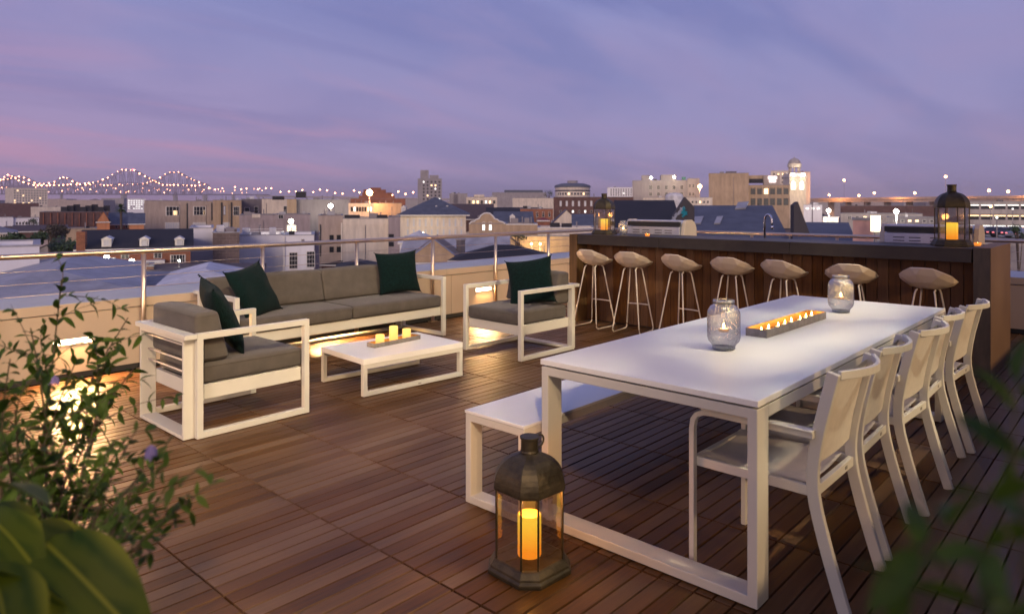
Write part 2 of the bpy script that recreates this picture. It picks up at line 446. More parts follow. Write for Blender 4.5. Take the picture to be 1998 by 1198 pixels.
# ------------------------------------------------------------------ parapets with panels, caps and recessed lights
def parapet(name, label, length, panels, slots, loc, rz):
    """local x along the wall, local +y outwards, face at y=0"""
    root = empty(name, loc, rz, label, 'wall')
    MB().box(0, length, 0.03, 0.50, -0.3, 0.54).build('wall_core', M_GROUNDDK, root)
    MB().box(0, length, 0.012, 0.03, 0.0, 0.05).build('skirting', M_BLACK, root)
    # cladding panels, cut round the light slots
    for a, b_ in zip(panels[:-1], panels[1:]):
        a2, b2 = a + 0.003, b_ - 0.003
        m = MB(); xs = [a2]
        for s in slots:
            if a2 < s - 0.15 and s + 0.15 < b2: xs += [s - 0.15, s + 0.15]
        xs.append(b2)
        if len(xs) == 2: m.box(a2, b2, 0, 0.03, 0.052, 0.54)
        else:
            m.box(a2, b2, 0, 0.03, 0.335, 0.54); m.box(a2, b2, 0, 0.03, 0.052, 0.285)
            for q in range(0, len(xs), 2): m.box(xs[q], xs[q + 1], 0, 0.03, 0.285, 0.335)
        m.build('panel', M_PANEL, root)
    a = 0
    k = 0
    while a < length:
        e = min(a + 3.0, length)
        m = MB()
        m.raw([(a + .002, -0.012, 0.55), (a + .002, -0.012, 0.628), (a + .002, 0.56, 0.655), (a + .002, 0.56, 0.52), (a + .002, 0.50, 0.52), (a + .002, 0.50, 0.542), (a + .002, 0.0, 0.542),
               (e - .002, -0.012, 0.55), (e - .002, -0.012, 0.628), (e - .002, 0.56, 0.655), (e - .002, 0.56, 0.52), (e - .002, 0.50, 0.52), (e - .002, 0.50, 0.542), (e - .002, 0.0, 0.542)],
              [(q, (q + 1) % 7, 7 + (q + 1) % 7, 7 + q) for q in range(7)] + [(0, 1, 2, 3, 4, 5, 6), (13, 12, 11, 10, 9, 8, 7)])
        m.build('coping', M_CAP if True else M_PANEL, root)
        MB().box(a + .002, e - .002, -0.016, -0.0125, 0.552, 0.624).build('coping_fascia', M_PANEL, root)
        a = e; k += 1
    for s in slots:
        MB().ring('xz', s - 0.155, s + 0.155, 0.281, 0.339, 0.006, -0.003, 0.012).build('slot_trim', M_PANEL, root)
        MB().box(s - 0.148, s + 0.148, 0.018, 0.026, 0.288, 0.332).build('slot_lens', M_LED, root)
        d = bpy.data.lights.new('slot_light', 'AREA'); d.shape = 'RECTANGLE'; d.size = 0.29; d.size_y = 0.03; d.energy = SLOT_W; d.color = (1.0, 0.56, 0.22); d.spread = R(135)
        o = link(bpy.data.objects.new('slot_light', d), root); o.location = (s, -0.012, 0.31); o.rotation_euler = (R(-52), 0, 0)
    return root
SLOT_W = 34.0
parapet('parapet_wall', 'long low beige metal parapet behind the sofa with recessed slot lights', 13.4, [0, 1.845, 4.26, 6.675, 9.09, 11.505, 13.4], [4.85 - 2.41, 4.85, 4.85 + 2.415, 9.68, 12.1 - 0.02], (-3.0, 6.62, 0), 0)
PW2 = parapet('parapet_wall', 'low parapet at the far right end of the deck beyond the bar', 9.6, [0, 2.4, 4.8, 7.2, 9.6], [1.2, 3.6], (9.62, 6.60, 0), -PI / 2)

def railing(name, label, length, posts, loc, rz, cables=(0.915, 0.815, 0.72)):
    root = empty(name, loc, rz, label, 'railing')
    MB().tube([(0, 0, 1.035), (length, 0, 1.035)], 0.023, 16).build('handrail', M_STEEL, root, smooth=True)
    pm = None
    for p in posts:
        if pm is None:
            o = MB().tube([(0, 0, 0.0), (0, 0, 1.014)], 0.0205, 16).build('post', M_STEEL, root, smooth=True); pm = o.data
        else: o = link(bpy.data.objects.new('post', pm), root)
        o.location = (p, 0, 0)
        MB().box(p - 0.05, p + 0.05, -0.032, 0.032, 0.0, 0.012).build('base_plate', M_STEEL, root)
    for z in cables:
        MB().tube([(0, -0.0, z), (length, 0, z)], 0.0028, 6).build('cable', M_STEEL, root)
    return root
railing('railing', 'brushed steel handrail and cable railing along the long parapet behind the sofa', 12.55, [2.38 + 1.12 * k + 3.0 for k in range(-4, 7)], (-3.0, 6.575, 0), 0)
railing('railing', 'steel handrail at the far end of the deck, seen behind the bar', 9.6, [0.1 + 1.14 * k for k in range(9)], (9.56, 6.56, 0), -PI / 2)

# ------------------------------------------------------------------ cushions and pillows
def cushion(name, m, parent, x0, x1, y0, y1, z0, z1, rad=0.025, wedge=0.0, puff=0.008):
    me = bpy.data.meshes.new(name); bm = bmesh.new()
    bmesh.ops.create_cube(bm, size=1)
    for v in bm.verts:
        v.co = Vector(((x0 + x1) / 2 + v.co.x * (x1 - x0), (y0 + y1) / 2 + v.co.y * (y1 - y0), (z0 + z1) / 2 + v.co.z * (z1 - z0)))
        if wedge and v.co.x > (x0 + x1) / 2 and v.co.z > (z0 + z1) / 2: v.co.x -= wedge
    bmesh.ops.bevel(bm, geom=bm.edges[:], offset=rad, segments=4, profile=0.5, affect='EDGES')
    big = [f for f in bm.faces if f.calc_area() > 0.015]
    bmesh.ops.subdivide_edges(bm, edges=list({e for f in big for e in f.edges if e.calc_length() > 0.2}), cuts=7, use_grid_fill=True)
    cx, cy, cz = (x0 + x1) / 2, (y0 + y1) / 2, (z0 + z1) / 2
    for v in bm.verts:
        p = v.co
        u, w, q = (p.x - cx) / (x1 - x0) * 2, (p.y - cy) / (y1 - y0) * 2, (p.z - cz) / (z1 - z0) * 2
        bulge = puff * (1 - min(1, u * u)) * (1 - min(1, w * w)) if abs(q) > 0.9 else puff * (1 - min(1, w * w)) * (1 - min(1, q * q)) * 0.7 if abs(u) > 0.8 else 0
        n = v.normal if v.normal.length > 0 else Vector((0, 0, 1))
        p2 = p + n * bulge + n * (0.0035 * mnoise.noise(p * 6) + 0.0015 * mnoise.noise(p * 17))
        v.co = p2
    bmesh.ops.recalc_face_normals(bm, faces=bm.faces)
    bm.to_mesh(me); bm.free(); me.materials.append(m); me.shade_smooth()
    o = link(bpy.data.objects.new(name, me), parent)
    q = MB(); e = rad * 0.55
    for z in (z0 + 0.006 + e, z1 - 0.006 - e):
        xx1 = x1 - (wedge if z > (z0 + z1) / 2 else 0) + 0.001
        pts = []
        for cx_, cy_, a0 in ((xx1 - rad, y1 - rad, 0), (x0 + rad, y1 - rad, 90), (x0 + rad, y0 + rad, 180), (xx1 - rad, y0 + rad, 270)):
            for t in range(4): pts.append((cx_ + rad * math.cos(R(a0 + t * 30)), cy_ + rad * math.sin(R(a0 + t * 30)), z))
        q.tube(pts + [pts[0]], 0.0028, 5, False)
    q.build('piping', m, o, smooth=True)
    return o
def pillow(label, loc, rot, size=0.47, seed=0, group='dark green knitted pillows'):
    n = 22; vs = []; fs = []; rnd = random.Random(seed)
    ph = rnd.uniform(0, 9)
    def pt(i, j, sgn):
        u = -1 + 2 * i / n; v = -1 + 2 * j / n
        ee = (1 - abs(u) ** 2.6) * (1 - abs(v) ** 2.6)
        t = 0.075 * (max(ee, 0) ** 0.55)
        pull = 1 - 0.10 * (1 - u * u) * abs(v) ** 3; pull2 = 1 - 0.10 * (1 - v * v) * abs(u) ** 3
        w = mnoise.noise(Vector((u * 1.7 + ph, v * 1.7, ph))) * 0.012
        rib = 0.0035 * math.sin(i * PI * 1.0) 
        return (u * size / 2 * pull2, v * size / 2 * pull, sgn * t + w + rib)
    for sgn in (1, -1):
        b0 = len(vs)
        for i in range(n + 1):
            for j in range(n + 1): vs.append(pt(i, j, sgn))
        for i in range(n):
            for j in range(n):
                q = [b0 + i * (n + 1) + j, b0 + (i + 1) * (n + 1) + j, b0 + (i + 1) * (n + 1) + j + 1, b0 + i * (n + 1) + j + 1]
                fs.append(tuple(q if sgn > 0 else q[::-1]))
    m = MB(); m.raw(vs, fs)
    o = m.build('pillow', M_GREEN, None, smooth=True, merge=True)
    o.location = loc; o.rotation_euler = rot
    tag(o, label, 'pillow', group)
    # corner tufts as a part
    t = MB()
    for a, b_ in ((1, 1), (1, -1), (-1, 1), (-1, -1)):
        c0 = Vector((a * size / 2, b_ * size / 2, 0))
        for k in range(5):
            dd = Vector((a * rnd.uniform(.3, 1), b_ * rnd.uniform(.3, 1), rnd.uniform(-.6, .6))).normalized()
            t.tube([c0 - dd * 0.012, c0 + dd * 0.014], [0.004, 0.0015], 5)
    t.build('tassel', M_GREEN, o)
    return o

# ------------------------------------------------------------------ lounge seats
def lounge(name, label, cat, loc, rz, width, depth, ncush, group=None):
    root = empty(name, loc, rz, label, cat, group)
    hw = width / 2
    for s in (-1, 1):
        y0, y1 = (s * hw, s * (hw - 0.042))
        MB().ring('xz', 0.066, depth, 0.006, 0.652, 0.038, min(y0, y1), max(y0, y1)).build('side_frame', M_WHITE, root, bevel=0.003)
    iw = hw - 0.044
    MB().ring('yz', -iw, iw, 0.006, 0.620, 0.022, 0.0, 0.098).build('back_frame', M_WHITE, root, bevel=0.003)
    MB().box(-0.012, 0.064, -hw - 0.004, hw + 0.004, 0.622, 0.652).build('top_plate', M_WHITE, root, bevel=0.003)
    MB().ring('xy', 0.100, depth - 0.040, -iw + 0.001, iw - 0.001, 0.03, 0.232, 0.322).build('seat_frame', M_WHITE, root, bevel=0.002)
    MB().box(0.131, depth - 0.071, -iw + 0.032, iw - 0.032, 0.300, 0.318).build('seat_board', M_BLACK, root)
    for z in (0.575, 0.602): MB().tube([(0.03, -iw + 0.022, z), (0.03, iw - 0.022, z)], 0.006, 8).build('back_rod', M_STOOLLEG, root, smooth=True)
    for z in (0.40, 0.47): MB().tube([(0.05, -iw + 0.022, z), (0.05, iw - 0.022, z)], 0.006, 8).build('back_rod', M_STOOLLEG, root, smooth=True)
    for s in (-1, 1):
        for x in (0.10, depth - 0.04): MB().box(x - 0.014, x + 0.014, s * (hw - 0.035), s * (hw - 0.008), 0.0, 0.007).build('foot', M_BLACK, root)
    cw = (2 * iw - 0.012) / ncush
    for k in range(ncush):
        y0 = -iw + 0.006 + k * cw
        c_ = cushion('seat_cushion', M_FAB, root, 0.12, depth - 0.012, y0 + 0.002, y0 + cw - 0.002, 0.324, 0.452, 0.028, 0, 0.012)
        cushion('back_cushion', M_FAB, root, 0.078, 0.30, y0 + 0.002, y0 + cw - 0.002, 0.462, 0.770, 0.028, 0.075, 0.016)
    return root
lounge('armchair', 'white framed armchair with taupe cushions nearest the leafy plant, back to the camera side', 'armchair', (1.812, 4.725, 0), 0, 0.79, 0.84, 1, 'lounge armchairs')
lounge('armchair', 'white framed armchair with taupe cushions in front of the first bar stools', 'armchair', (5.655, 4.655, 0), PI - R(1.5), 0.79, 0.84, 1, 'lounge armchairs')
lounge('sofa', 'two seat sofa with white frame and taupe cushions against the parapet', 'sofa', (4.01, 6.548, 0), -PI / 2, 2.40, 0.80, 2)

# pillow: local z is its thickness; stand up by rotating about x by ~90
pillow('dark green knitted pillow leaning in the armchair beside the leafy plant', (2.20, 4.70, 0.695), (R(66), R(-6), R(76)), 0.50, 1)
pillow('dark green knitted pillow leaning at the left end of the sofa', (3.12, 6.02, 0.660), (R(66), R(-8), R(26)), 0.50, 2)
pillow('dark green knitted pillow standing at the right end of the sofa', (4.87, 6.16, 0.695), (R(76), R(-3), R(-22)), 0.47, 3)
pillow('dark green knitted pillow in the armchair before the bar stools', (5.28, 4.58, 0.680), (R(74), R(-9), R(-58)), 0.47, 4)

# ------------------------------------------------------------------ added unseen wall beside the camera: blocks sky light, carries the lamps
added_wall = empty('penthouse', (-7.0, -3.4, 0), 0, 'plain added wall out of view on the right, blocking sky light from the terrace', 'building')
MB().box(0, 16.6, -0.3, 0, -0.3, 8.4).build('wall', mat('dark_render', (0.10, 0.085, 0.07), .8, var=.1), added_wall)
for x, z in ((4.4, 6.2), (10.5, 8.0)): MB().box(x - .1, x + .1, 0.001, .15, z - .1, z + .05).build('lamp_bracket', M_BLACK, added_wall)
for x in (8.6, 11.6, 14.8): MB().box(x - .1, x + .1, 0.001, .10, 2.05, 2.35).build('sconce', M_BLACK, added_wall)

# ------------------------------------------------------------------ coffee table
ct = empty('coffee_table', (3.63, 4.655, 0), R(-4.0), 'low white coffee table between the sofa and armchairs carrying three candles', 'coffee table')
MB().box(-0.48, 0.48, -0.325, 0.325, 0.245, 0.288).build('tabletop', M_TABLETOP, ct, bevel=0.003)
for s in (-1, 1):
    MB().ring('xz', -0.479, 0.479, 0.006, 0.2445, 0.034, s * 0.324 if s < 0 else 0.284, s * 0.284 if s < 0 else 0.324).build('leg_frame', M_WHITE, ct, bevel=0.003)
    for x in (-.45, .45): MB().box(x - .012, x + .012, s * .304 - .01, s * .304 + .01, 0, .007).build('foot', M_BLACK, ct)
MB().box(0.02, 0.05, -0.3255, -0.3242, 0.018, 0.026).build('maker_plate', M_ZINC, ct)

def pillar_candle(label, loc, r, h, m, power, col=(1, 0.55, 0.16), parent=None, group=None):
    c_ = MB(); c_.lathe([(0.0001, 0), (r * 0.97, 0), (r, 0.004), (r, h - 0.006), (r * 0.94, h), (r * 0.82, h - 0.002), (r * 0.45, h - 0.008), (0.0001, h - 0.009)], 28)
    o = c_.build('pillar_candle' if parent is None else 'candle', m, parent, smooth=True)
    o.location = loc
    if parent is None: tag(o, label, 'candle', group)
    if power:
        d = bpy.data.lights.new('candle_glow', 'POINT'); d.energy = power; d.color = (1, 0.42, 0.10) if parent else col; d.shadow_soft_size = 0.03
        q = link(bpy.data.objects.new('candle_glow', d), o); q.location = (0, 0, h + 0.05)
    return o
def tray(label, loc, rz, L, Wd, H, group=None):
    t = empty('candle_tray', loc, rz, label, 'tray', group)
    MB().box(-L / 2, L / 2, -Wd / 2, Wd / 2, 0, 0.003).build('tray_base', M_ZINC, t)
    MB().box(-L / 2 + .004, L / 2 - .004, -Wd / 2 + .004, Wd / 2 - .004, 0.0035, 0.005).build('tray_floor', M_COPPER, t)
    MB().ring('xy', -L / 2, L / 2, -Wd / 2, Wd / 2, 0.0025, 0.003, H).build('rim', M_ZINC, t)
    MB().ring('xy', -L / 2 + .0027, L / 2 - .0027, -Wd / 2 + .0027, Wd / 2 - .0027, 0.001, 0.005, H - 0.001).build('gilded_lining', M_COPPER, t)
    return t
tray('narrow zinc tray under three lit candles on the low coffee table', (3.68, 4.70, 0.2885), R(3), 0.50, 0.10, 0.035, 'candle trays')
for k, (dx, h) in enumerate(((-0.155, 0.085), (-0.01, 0.135), (0.135, 0.092))):
    pillar_candle(['short lit candle at the left end of the coffee table tray', 'tallest lit candle in the middle of the coffee table tray', 'short lit candle at the right end of the coffee table tray'][k],
                  (3.68 + dx, 4.70 + dx * math.tan(R(3)), 0.294), 0.036, h, M_CANDLE2, 0.35, group='candles on the coffee table')

# ------------------------------------------------------------------ dining table and bench
dt = empty('dining_table', (2.43, 1.04, 0), 0, 'long white dining table running towards the bar', 'dining table')
TL, TW = 3.02, 1.01
MB().box(0, TL, 0, TW, 0.726, 0.75).build('tabletop', M_TABLETOP, dt, bevel=0.0025)
MB().box(0.02, TL - 0.02, 0.02, TW - 0.02, 0.7185, 0.7255).build('shadow_gap', M_BLACK, dt)
for x in (0.004, TL - 0.104):
    MB().ring('yz', 0.004, TW - 0.004, 0.006, 0.718, 0.038, x, x + 0.10).build('leg_frame', M_WHITE, dt, bevel=0.003)
for y in (0.004, TW - 0.034):
    MB().box(0.105, TL - 0.105, y, y + 0.03, 0.672, 0.718).build('side_rail', M_WHITE, dt, bevel=0.002)
for x in (0.05, TL - .05):
    for y in (.03, TW - .03): MB().box(x - .02, x + .02, y - .012, y + .012, 0, .007).build('foot', M_BLACK, dt)
bn = empty('bench', (2.365, 2.09, 0), 0, 'long white backless bench on the lounge side of the dining table', 'bench')
BL, BW = 2.60, 0.385
MB().box(0, BL, 0, BW, 0.438, 0.452).build('seat', M_TABLETOP, bn, bevel=0.002)
for x in (0.003, BL - 0.083):
    MB().ring('yz', 0.003, BW - 0.003, 0.006, 0.4365, 0.036, x, x + 0.08).build('leg_frame', M_WHITE, bn, bevel=0.003)
for y in (0.003, BW - 0.031):
    MB().box(0.084, BL - 0.084, y, y + 0.028, 0.40, 0.4365).build('side_rail', M_WHITE, bn, bevel=0.002)

# ------------------------------------------------------------------ dining chairs
def bar_path(m, pts, w, t, ax):
    """flat bar swept along pts lying in a plane of constant 'ax' (x); w = size along x, t = thickness in plane"""
    pts = [Vector(p) for p in pts]; base = len(m.v)
    for i, p in enumerate(pts):
        d = (pts[min(i + 1, len(pts) - 1)] - pts[max(i - 1, 0)]).normalized()
        n = Vector((0, -d.z, d.y)) if ax == 'x' else Vector((-d.y, d.x, 0))
        e = Vector((1, 0, 0)) if ax == 'x' else Vector((0, 0, 1))
        for a, b_ in ((-1, -1), (1, -1), (1, 1), (-1, 1)):
            m.v.append(tuple(p + e * a * w / 2 + n * b_ * t / 2))
    for i in range(len(pts) - 1):
        for k in range(4):
            m.f.append((base + i * 4 + k, base + i * 4 + (k + 1) % 4, base + (i + 1) * 4 + (k + 1) % 4, base + (i + 1) * 4 + k)); m.mi.append(m.cur)
    m.f.append((base + 3, base + 2, base + 1, base)); m.mi.append(m.cur)
    q = base + (len(pts) - 1) * 4; m.f.append((q, q + 1, q + 2, q + 3)); m.mi.append(m.cur)
def spline(ctrl, n=6):
    out = []
    P = [Vector(ctrl[0])] + [Vector(c_) for c_ in ctrl] + [Vector(ctrl[-1])]
    for i in range(1, len(P) - 2):
        for k in range(n):
            t = k / n; a, b_, c_, d = P[i - 1], P[i], P[i + 1], P[i + 2]
            out.append(0.5 * ((2 * b_) + (-a + c_) * t + (2 * a - 5 * b_ + 4 * c_ - d) * t * t + (-a + 3 * b_ - 3 * c_ + d) * t ** 3))
    out.append(P[-2]); return out
def dining_chair(loc, label):
    root = empty('dining_chair', loc, 0, label, 'chair', 'white dining chairs along the table')
    hw = 0.215
    for s in (-1, 1):
        m = MB(); bar_path(m, spline([(s * hw, 0.0, 0.0), (s * hw, 0.075, 0.25), (s * hw, 0.112, 0.43), (s * hw, 0.098, 0.60), (s * hw, 0.040, 0.85)], 5), 0.024, 0.042, 'x')
        m.build('rear_leg', M_WHITE, root, bevel=0.002, seg=1)
        m = MB(); x = s * (hw + 0.026)
        bar_path(m, [(x, 0.575, 0.0), (x, 0.575, 0.55), (x, 0.570, 0.585), (x, 0.555, 0.608), (x, 0.525, 0.622), (x, 0.49, 0.625), (x, 0.10, 0.622)], 0.028, 0.022, 'x')
        m.build('front_leg', M_WHITE, root, bevel=0.002, seg=1)
        m = MB(); bar_path(m, [(x, 0.10, 0.637), (x, 0.45, 0.641), (x, 0.53, 0.636)], 0.044, 0.008, 'x'); m.build('armrest', M_WHITE, root, bevel=0.002, seg=1)
        MB().box(s * (hw - 0.011), s * (hw + 0.011), 0.128, 0.588, 0.395, 0.432).build('seat_rail', M_WHITE, root, bevel=0.002, seg=1)
    MB().box(-hw + 0.0115, hw - 0.0115, 0.10, 0.12, 0.392, 0.430).build('rear_rail', M_WHITE, root, bevel=0.002, seg=1)
    MB().box(-hw + 0.0115, hw - 0.0115, 0.565, 0.587, 0.395, 0.430).build('front_rail', M_WHITE, root, bevel=0.002, seg=1)
    MB().box(0.10, 0.125, 0.0985, 0.0998, 0.405, 0.418).build('maker_plate', M_ZINC, root)
    # sling seat with a gentle dip
    m = MB(); nx, ny = 8, 10
    def grid(fn, nx, ny, th):
        for sg in (1, -1):
            b0 = len(m.v)
            for i in range(nx + 1):
                for j in range(ny + 1):
                    p, nrm = fn(i / nx, j / ny); m.v.append(tuple(Vector(p) + Vector(nrm) * sg * th / 2))
            for i in range(nx):
                for j in range(ny):
                    q = (b0 + i * (ny + 1) + j, b0 + (i + 1) * (ny + 1) + j, b0 + (i + 1) * (ny + 1) + j + 1, b0 + i * (ny + 1) + j + 1)
                    m.f.append(q if sg > 0 else q[::-1]); m.mi.append(0)
    grid(lambda u, v: ((-hw + 0.013 + u * (2 * hw - 0.026), 0.145 + v * 0.425, 0.434 - 0.016 * math.sin(PI * u) - 0.004 * math.sin(PI * v)), (0, 0, 1)), nx, ny, 0.004)
    m.build('seat_sling', M_SLING, root, smooth=True)
    m = MB()
    bk = spline([(0, 0.118, 0.50), (0, 0.102, 0.60), (0, 0.076, 0.72), (0, 0.048, 0.832)], 5)
    def bf(u, v):
        q = bk[min(int(v * (len(bk) - 1) + 0.5), len(bk) - 1)]
        return ((-hw + 0.013 + u * (2 * hw - 0.026), q.y - 0.010 * math.sin(PI * u), q.z), (0, 1, 0))
    grid(bf, 8, len(bk) - 1, 0.004)
    m.build('back_sling', M_SLING, root, smooth=True)
    # bowed top rail
    m = MB(); bar_path(m, [(x, 0.026 - 0.062 * math.cos(x / (hw - 0.0125) * PI / 2), 0.842) for x in [(-hw + 0.0125) + k * (2 * hw - 0.025) / 12 for k in range(13)]], 0.030, 0.016, 'z')
    m.build('top_rail', M_WHITE, root, bevel=0.002, seg=1)
    return root
CHX = [2.825, 3.365, 3.925, 4.49, 5.045]
CHL = ['white mesh dining chair nearest the camera, at the near corner of the table', 'second white mesh dining chair from the camera, tucked under the table', 'white mesh dining chair in the middle of the row of five',
       'white mesh dining chair second from the bar end of the row', 'white mesh dining chair at the far end of the row, nearest the bar']
ch0 = dining_chair((CHX[0], 0.80, 0), CHL[0])
index_kids()
for x, l, a in zip(CHX[1:], CHL[1:], (1.6, -2.2, 1.3, -2.6)):
    c_ = copy_tree(ch0); c_.location = (x, 0.80 + a * 0.008, 0); c_.rotation_euler = (0, 0, R(a)); c_['label'] = l

# ------------------------------------------------------------------ bar
bar = empty('bar_counter', (6.95, 1.0, 0), 0, 'long outdoor bar with dark counter and upright wooden cladding', 'bar')
BLEN = 4.39
segs = [0.13, 1.36, 2.82, BLEN - 0.115]
segs = [0.135, 1.66, 3.12, BLEN - 0.125]
for a, b_ in zip(segs[:-1], segs[1:]):
    MB().box(0.0, 0.62, a + 0.002, b_ - 0.002, 0.955, 1.075).build('counter_slab', M_BARTOP, bar, bevel=0.003)
MB().box(0.0, 1.06, 0.0, 0.125, 0.0, 1.085).build('end_panel', [M_BARSIDE], bar, bevel=0.003)
MB().box(-0.004, -0.0005, 0.003, 0.122, 0.002, 1.080).build('end_panel_edge', M_BARDARK, bar)
MB().box(0.0, 1.06, BLEN - 0.115, BLEN, 0.0, 1.075).build('end_panel', [M_BARSIDE], bar, bevel=0.003)
nb = 42; y0, y1 = 0.128, BLEN - 0.118; bw = (y1 - y0) / nb
bm_ = None; rb = random.Random(5)
for k in range(nb):
    if bm_ is None:
        o = MB().box(0.0, 0.02, -bw / 2 + 0.0025, bw / 2 - 0.0025, 0.012, 0.953).build('cladding_board', M_BARWOOD, bar, bevel=0.002, seg=1); bm_ = o.data
    else: o = link(bpy.data.objects.new('cladding_board', bm_), bar)
    o.location = (0.20 + rb.uniform(-0.002, 0.002), y0 + (k + 0.5) * bw, 0)
MB().box(0.222, 0.30, 0.128, BLEN - 0.118, 0.0, 0.953).build('backing', M_BLACK, bar)
MB().box(0.301, 1.04, 0.127, BLEN - 0.117, 0.0, 0.90).build('work_counter', M_BARTOP, bar)

# bar stools
def stool(loc, label):
    root = empty('bar_stool', loc, 0, label, 'bar stool', 'cream bar stools along the bar')
    n = 16; rings = [(0.0, 0.0), (0.34, 0.003), (0.64, 0.020), (0.87, 0.047), (1.0, 0.080)]
    rx, ry = 0.205, 0.225
    def rim(t): return 0.070 * max(0, -math.cos(t)) ** 1.3 - 0.040 * math.cos(t)
    outer = []; inner = []
    for i, (q, z) in enumerate(rings):
        ro = []; ri = []
        for k in range(n):
            t = 2 * PI * (k + (0.5 if i % 2 else 0)) / n
            fac = 1.0 if i in (0, len(rings) - 1) else (1.0 + (0.045 if k % 2 else -0.03)); z = rings[i][1] + (0.004 if k % 2 else -0.003)
            ro.append((rx * q * math.cos(t) * fac + 0.01 * q, ry * q * math.sin(t) * fac, 0.725 + z + rim(t) * q * q))
            ri.append((rx * q * 0.955 * math.cos(t) + 0.01 * q, ry * q * 0.955 * math.sin(t), 0.737 + z * 0.93 + rim(t) * q * q))
        outer.append(ro); inner.append(ri)
    m = MB()
    def shell(R_, flip):
        b0 = len(m.v)
        m.v.append((0, 0, R_[0][0][2]))
        for ro in R_[1:]: m.v += ro
        for k in range(n):
            m.f.append((b0, b0 + 1 + k, b0 + 1 + (k + 1) % n)); m.mi.append(0)
        for i in range(len(R_) - 2):
            a = b0 + 1 + i * n; c_ = a + n; odd = (i + 1) % 2
            for k in range(n):
                k1 = (k + 1) % n
                if odd: m.f += [(a + k, a + k1, c_ + k1), (a + k, c_ + k1, c_ + k)] ; 
                else: m.f += [(a + k, a + k1, c_ + k), (a + k1, c_ + k1, c_ + k)]
                m.mi += [0, 0]
        return b0 + 1 + (len(R_) - 2) * n
    a = shell(outer, 0); b_ = shell(inner, 1)
    for k in range(n): m.f.append((a + k, a + (k + 1) % n, b_ + (k + 1) % n, b_ + k)); m.mi.append(0)
    m.build('seat_shell', M_STOOL, root)
    fx, fy, tx, ty, r = 0.185, 0.165, 0.080, 0.070, 0.0075
    for s in (-1, 1):
        m = MB()
        path = [(-tx + 0.03, s * ty, 0.722), (-tx, s * ty, 0.712), (-tx - 0.006, s * (ty + 0.006), 0.69), (-fx + 0.006, s * (fy - 0.004), 0.07), (-fx + 0.002, s * fy, 0.035), (-fx + 0.03, s * fy, 0.0085),
                (fx - 0.03, s * fy, 0.0085), (fx - 0.002, s * fy, 0.035), (fx - 0.006, s * (fy - 0.004), 0.07), (tx + 0.006, s * (ty + 0.006), 0.69), (tx, s * ty, 0.712), (tx - 0.03, s * ty, 0.722)]
        m.tube(path, r, 8, True); m.build('sled_leg', M_STOOLLEG, root, smooth=True)
    k = 0.30; xx = fx - (fx - tx) * k / 0.7; yy = fy - (fy - ty) * k / 0.7
    MB().tube([(xx, -yy, k), (xx + 0.012, -yy * .5, k), (xx + 0.016, 0, k), (xx + 0.012, yy * .5, k), (xx, yy, k)], r * 0.95, 8).build('footrest', M_STOOLLEG, root, smooth=True)
    return root
STY = [4.91, 4.375, 3.76, 3.19, 2.66, 2.04, 1.43]
STL = ['cream bar stool at the left end of the bar, half behind the armchair', 'second cream bar stool from the left end of the bar', 'third cream bar stool from the left, fully seen between armchair and glass jar',
       'middle cream bar stool of the seven, behind the near glass jar', 'fifth cream bar stool from the left, above the dining table corner', 'cream bar stool behind the far glass jar', 'cream bar stool at the right end of the bar above the dining chairs']
st0 = stool((6.81, STY[0], 0), STL[0])
index_kids()
for k in range(1, 7):
    c_ = copy_tree(st0); c_.location = (6.81 + 0.01 * math.sin(k * 2.3), STY[k], 0); c_.rotation_euler = (0, 0, R([0, 7, -6, 3, -8, 9, -4][k])); c_['label'] = STL[k]

# ------------------------------------------------------------------ grills, tap, bar top items
def grill(y, label, w=0.80):
    g = empty('grill', (7.68, y, 0.901), 0, label, 'grill', 'stainless grills behind the bar')
    MB().box(0.0, 0.30, -w / 2, w / 2, 0.0, 0.12).build('firebox', M_STEEL, g, bevel=0.004)
    prof = [(0.0, 0.125), (0.03, 0.245), (0.05, 0.31), (0.09, 0.345), (0.20, 0.345), (0.27, 0.315), (0.315, 0.25), (0.325, 0.125)]
    m = MB(); np_ = len(prof)
    for y_ in (-w / 2 + 0.045, w / 2 - 0.045): m.v += [(x, y_, z) for x, z in prof]
    for q in range(np_): m.f.append((q, (q + 1) % np_, np_ + (q + 1) % np_, np_ + q)); m.mi.append(0)
    m.f += [tuple(range(np_)), tuple(range(np_, 2 * np_))[::-1]]; m.mi += [0, 0]
    m.build('hood', M_CHROME if False else M_HOOD, g)
    for s in (-1, 1):
        m = MB(); a, b_ = s * (w / 2 - 0.043), s * w / 2
        for y_ in (a, b_): m.v += [(x - 0.008 if x < .1 else x + 0.008, y_, z + (0.008 if z > .2 else 0)) for x, z in prof]
        for q in range(np_): m.f.append((q, (q + 1) % np_, np_ + (q + 1) % np_, np_ + q)); m.mi.append(0)
        m.f += [tuple(range(np_)), tuple(range(np_, 2 * np_))[::-1]]; m.mi += [0, 0]
        m.build('hood_end', M_CREAMCAST, g, bevel=0.003)
    # dark gap under the lid and the slotted face
    MB().box(-0.012, 0.02, -w / 2 + 0.05, w / 2 - 0.05, 0.275, 0.325).build('lid_gap', M_BLACK, g)
    MB().box(-0.018, 0.03, -w / 2 + 0.046, w / 2 - 0.046, 0.327, 0.343).build('lid_edge', M_HOOD, g, bevel=0.003)
    MB().box(-0.016, 0.0, -w / 2 + 0.05, w / 2 - 0.05, 0.150, 0.262).build('front_panel', M_HOOD, g, bevel=0.003)
    for cyy in (-0.22, -0.08, 0.10, 0.24):
        for z in (0.19, 0.222): MB().box(-0.0185, -0.0165, cyy - 0.05, cyy + 0.05, z - 0.004, z + 0.004).build('vent_slot', M_BLACK, g)
    return g
M_HOOD = mat('stainless_hood', (0.60, 0.60, 0.66), 0.34, metal=0.55, var=0.05, scale=30)
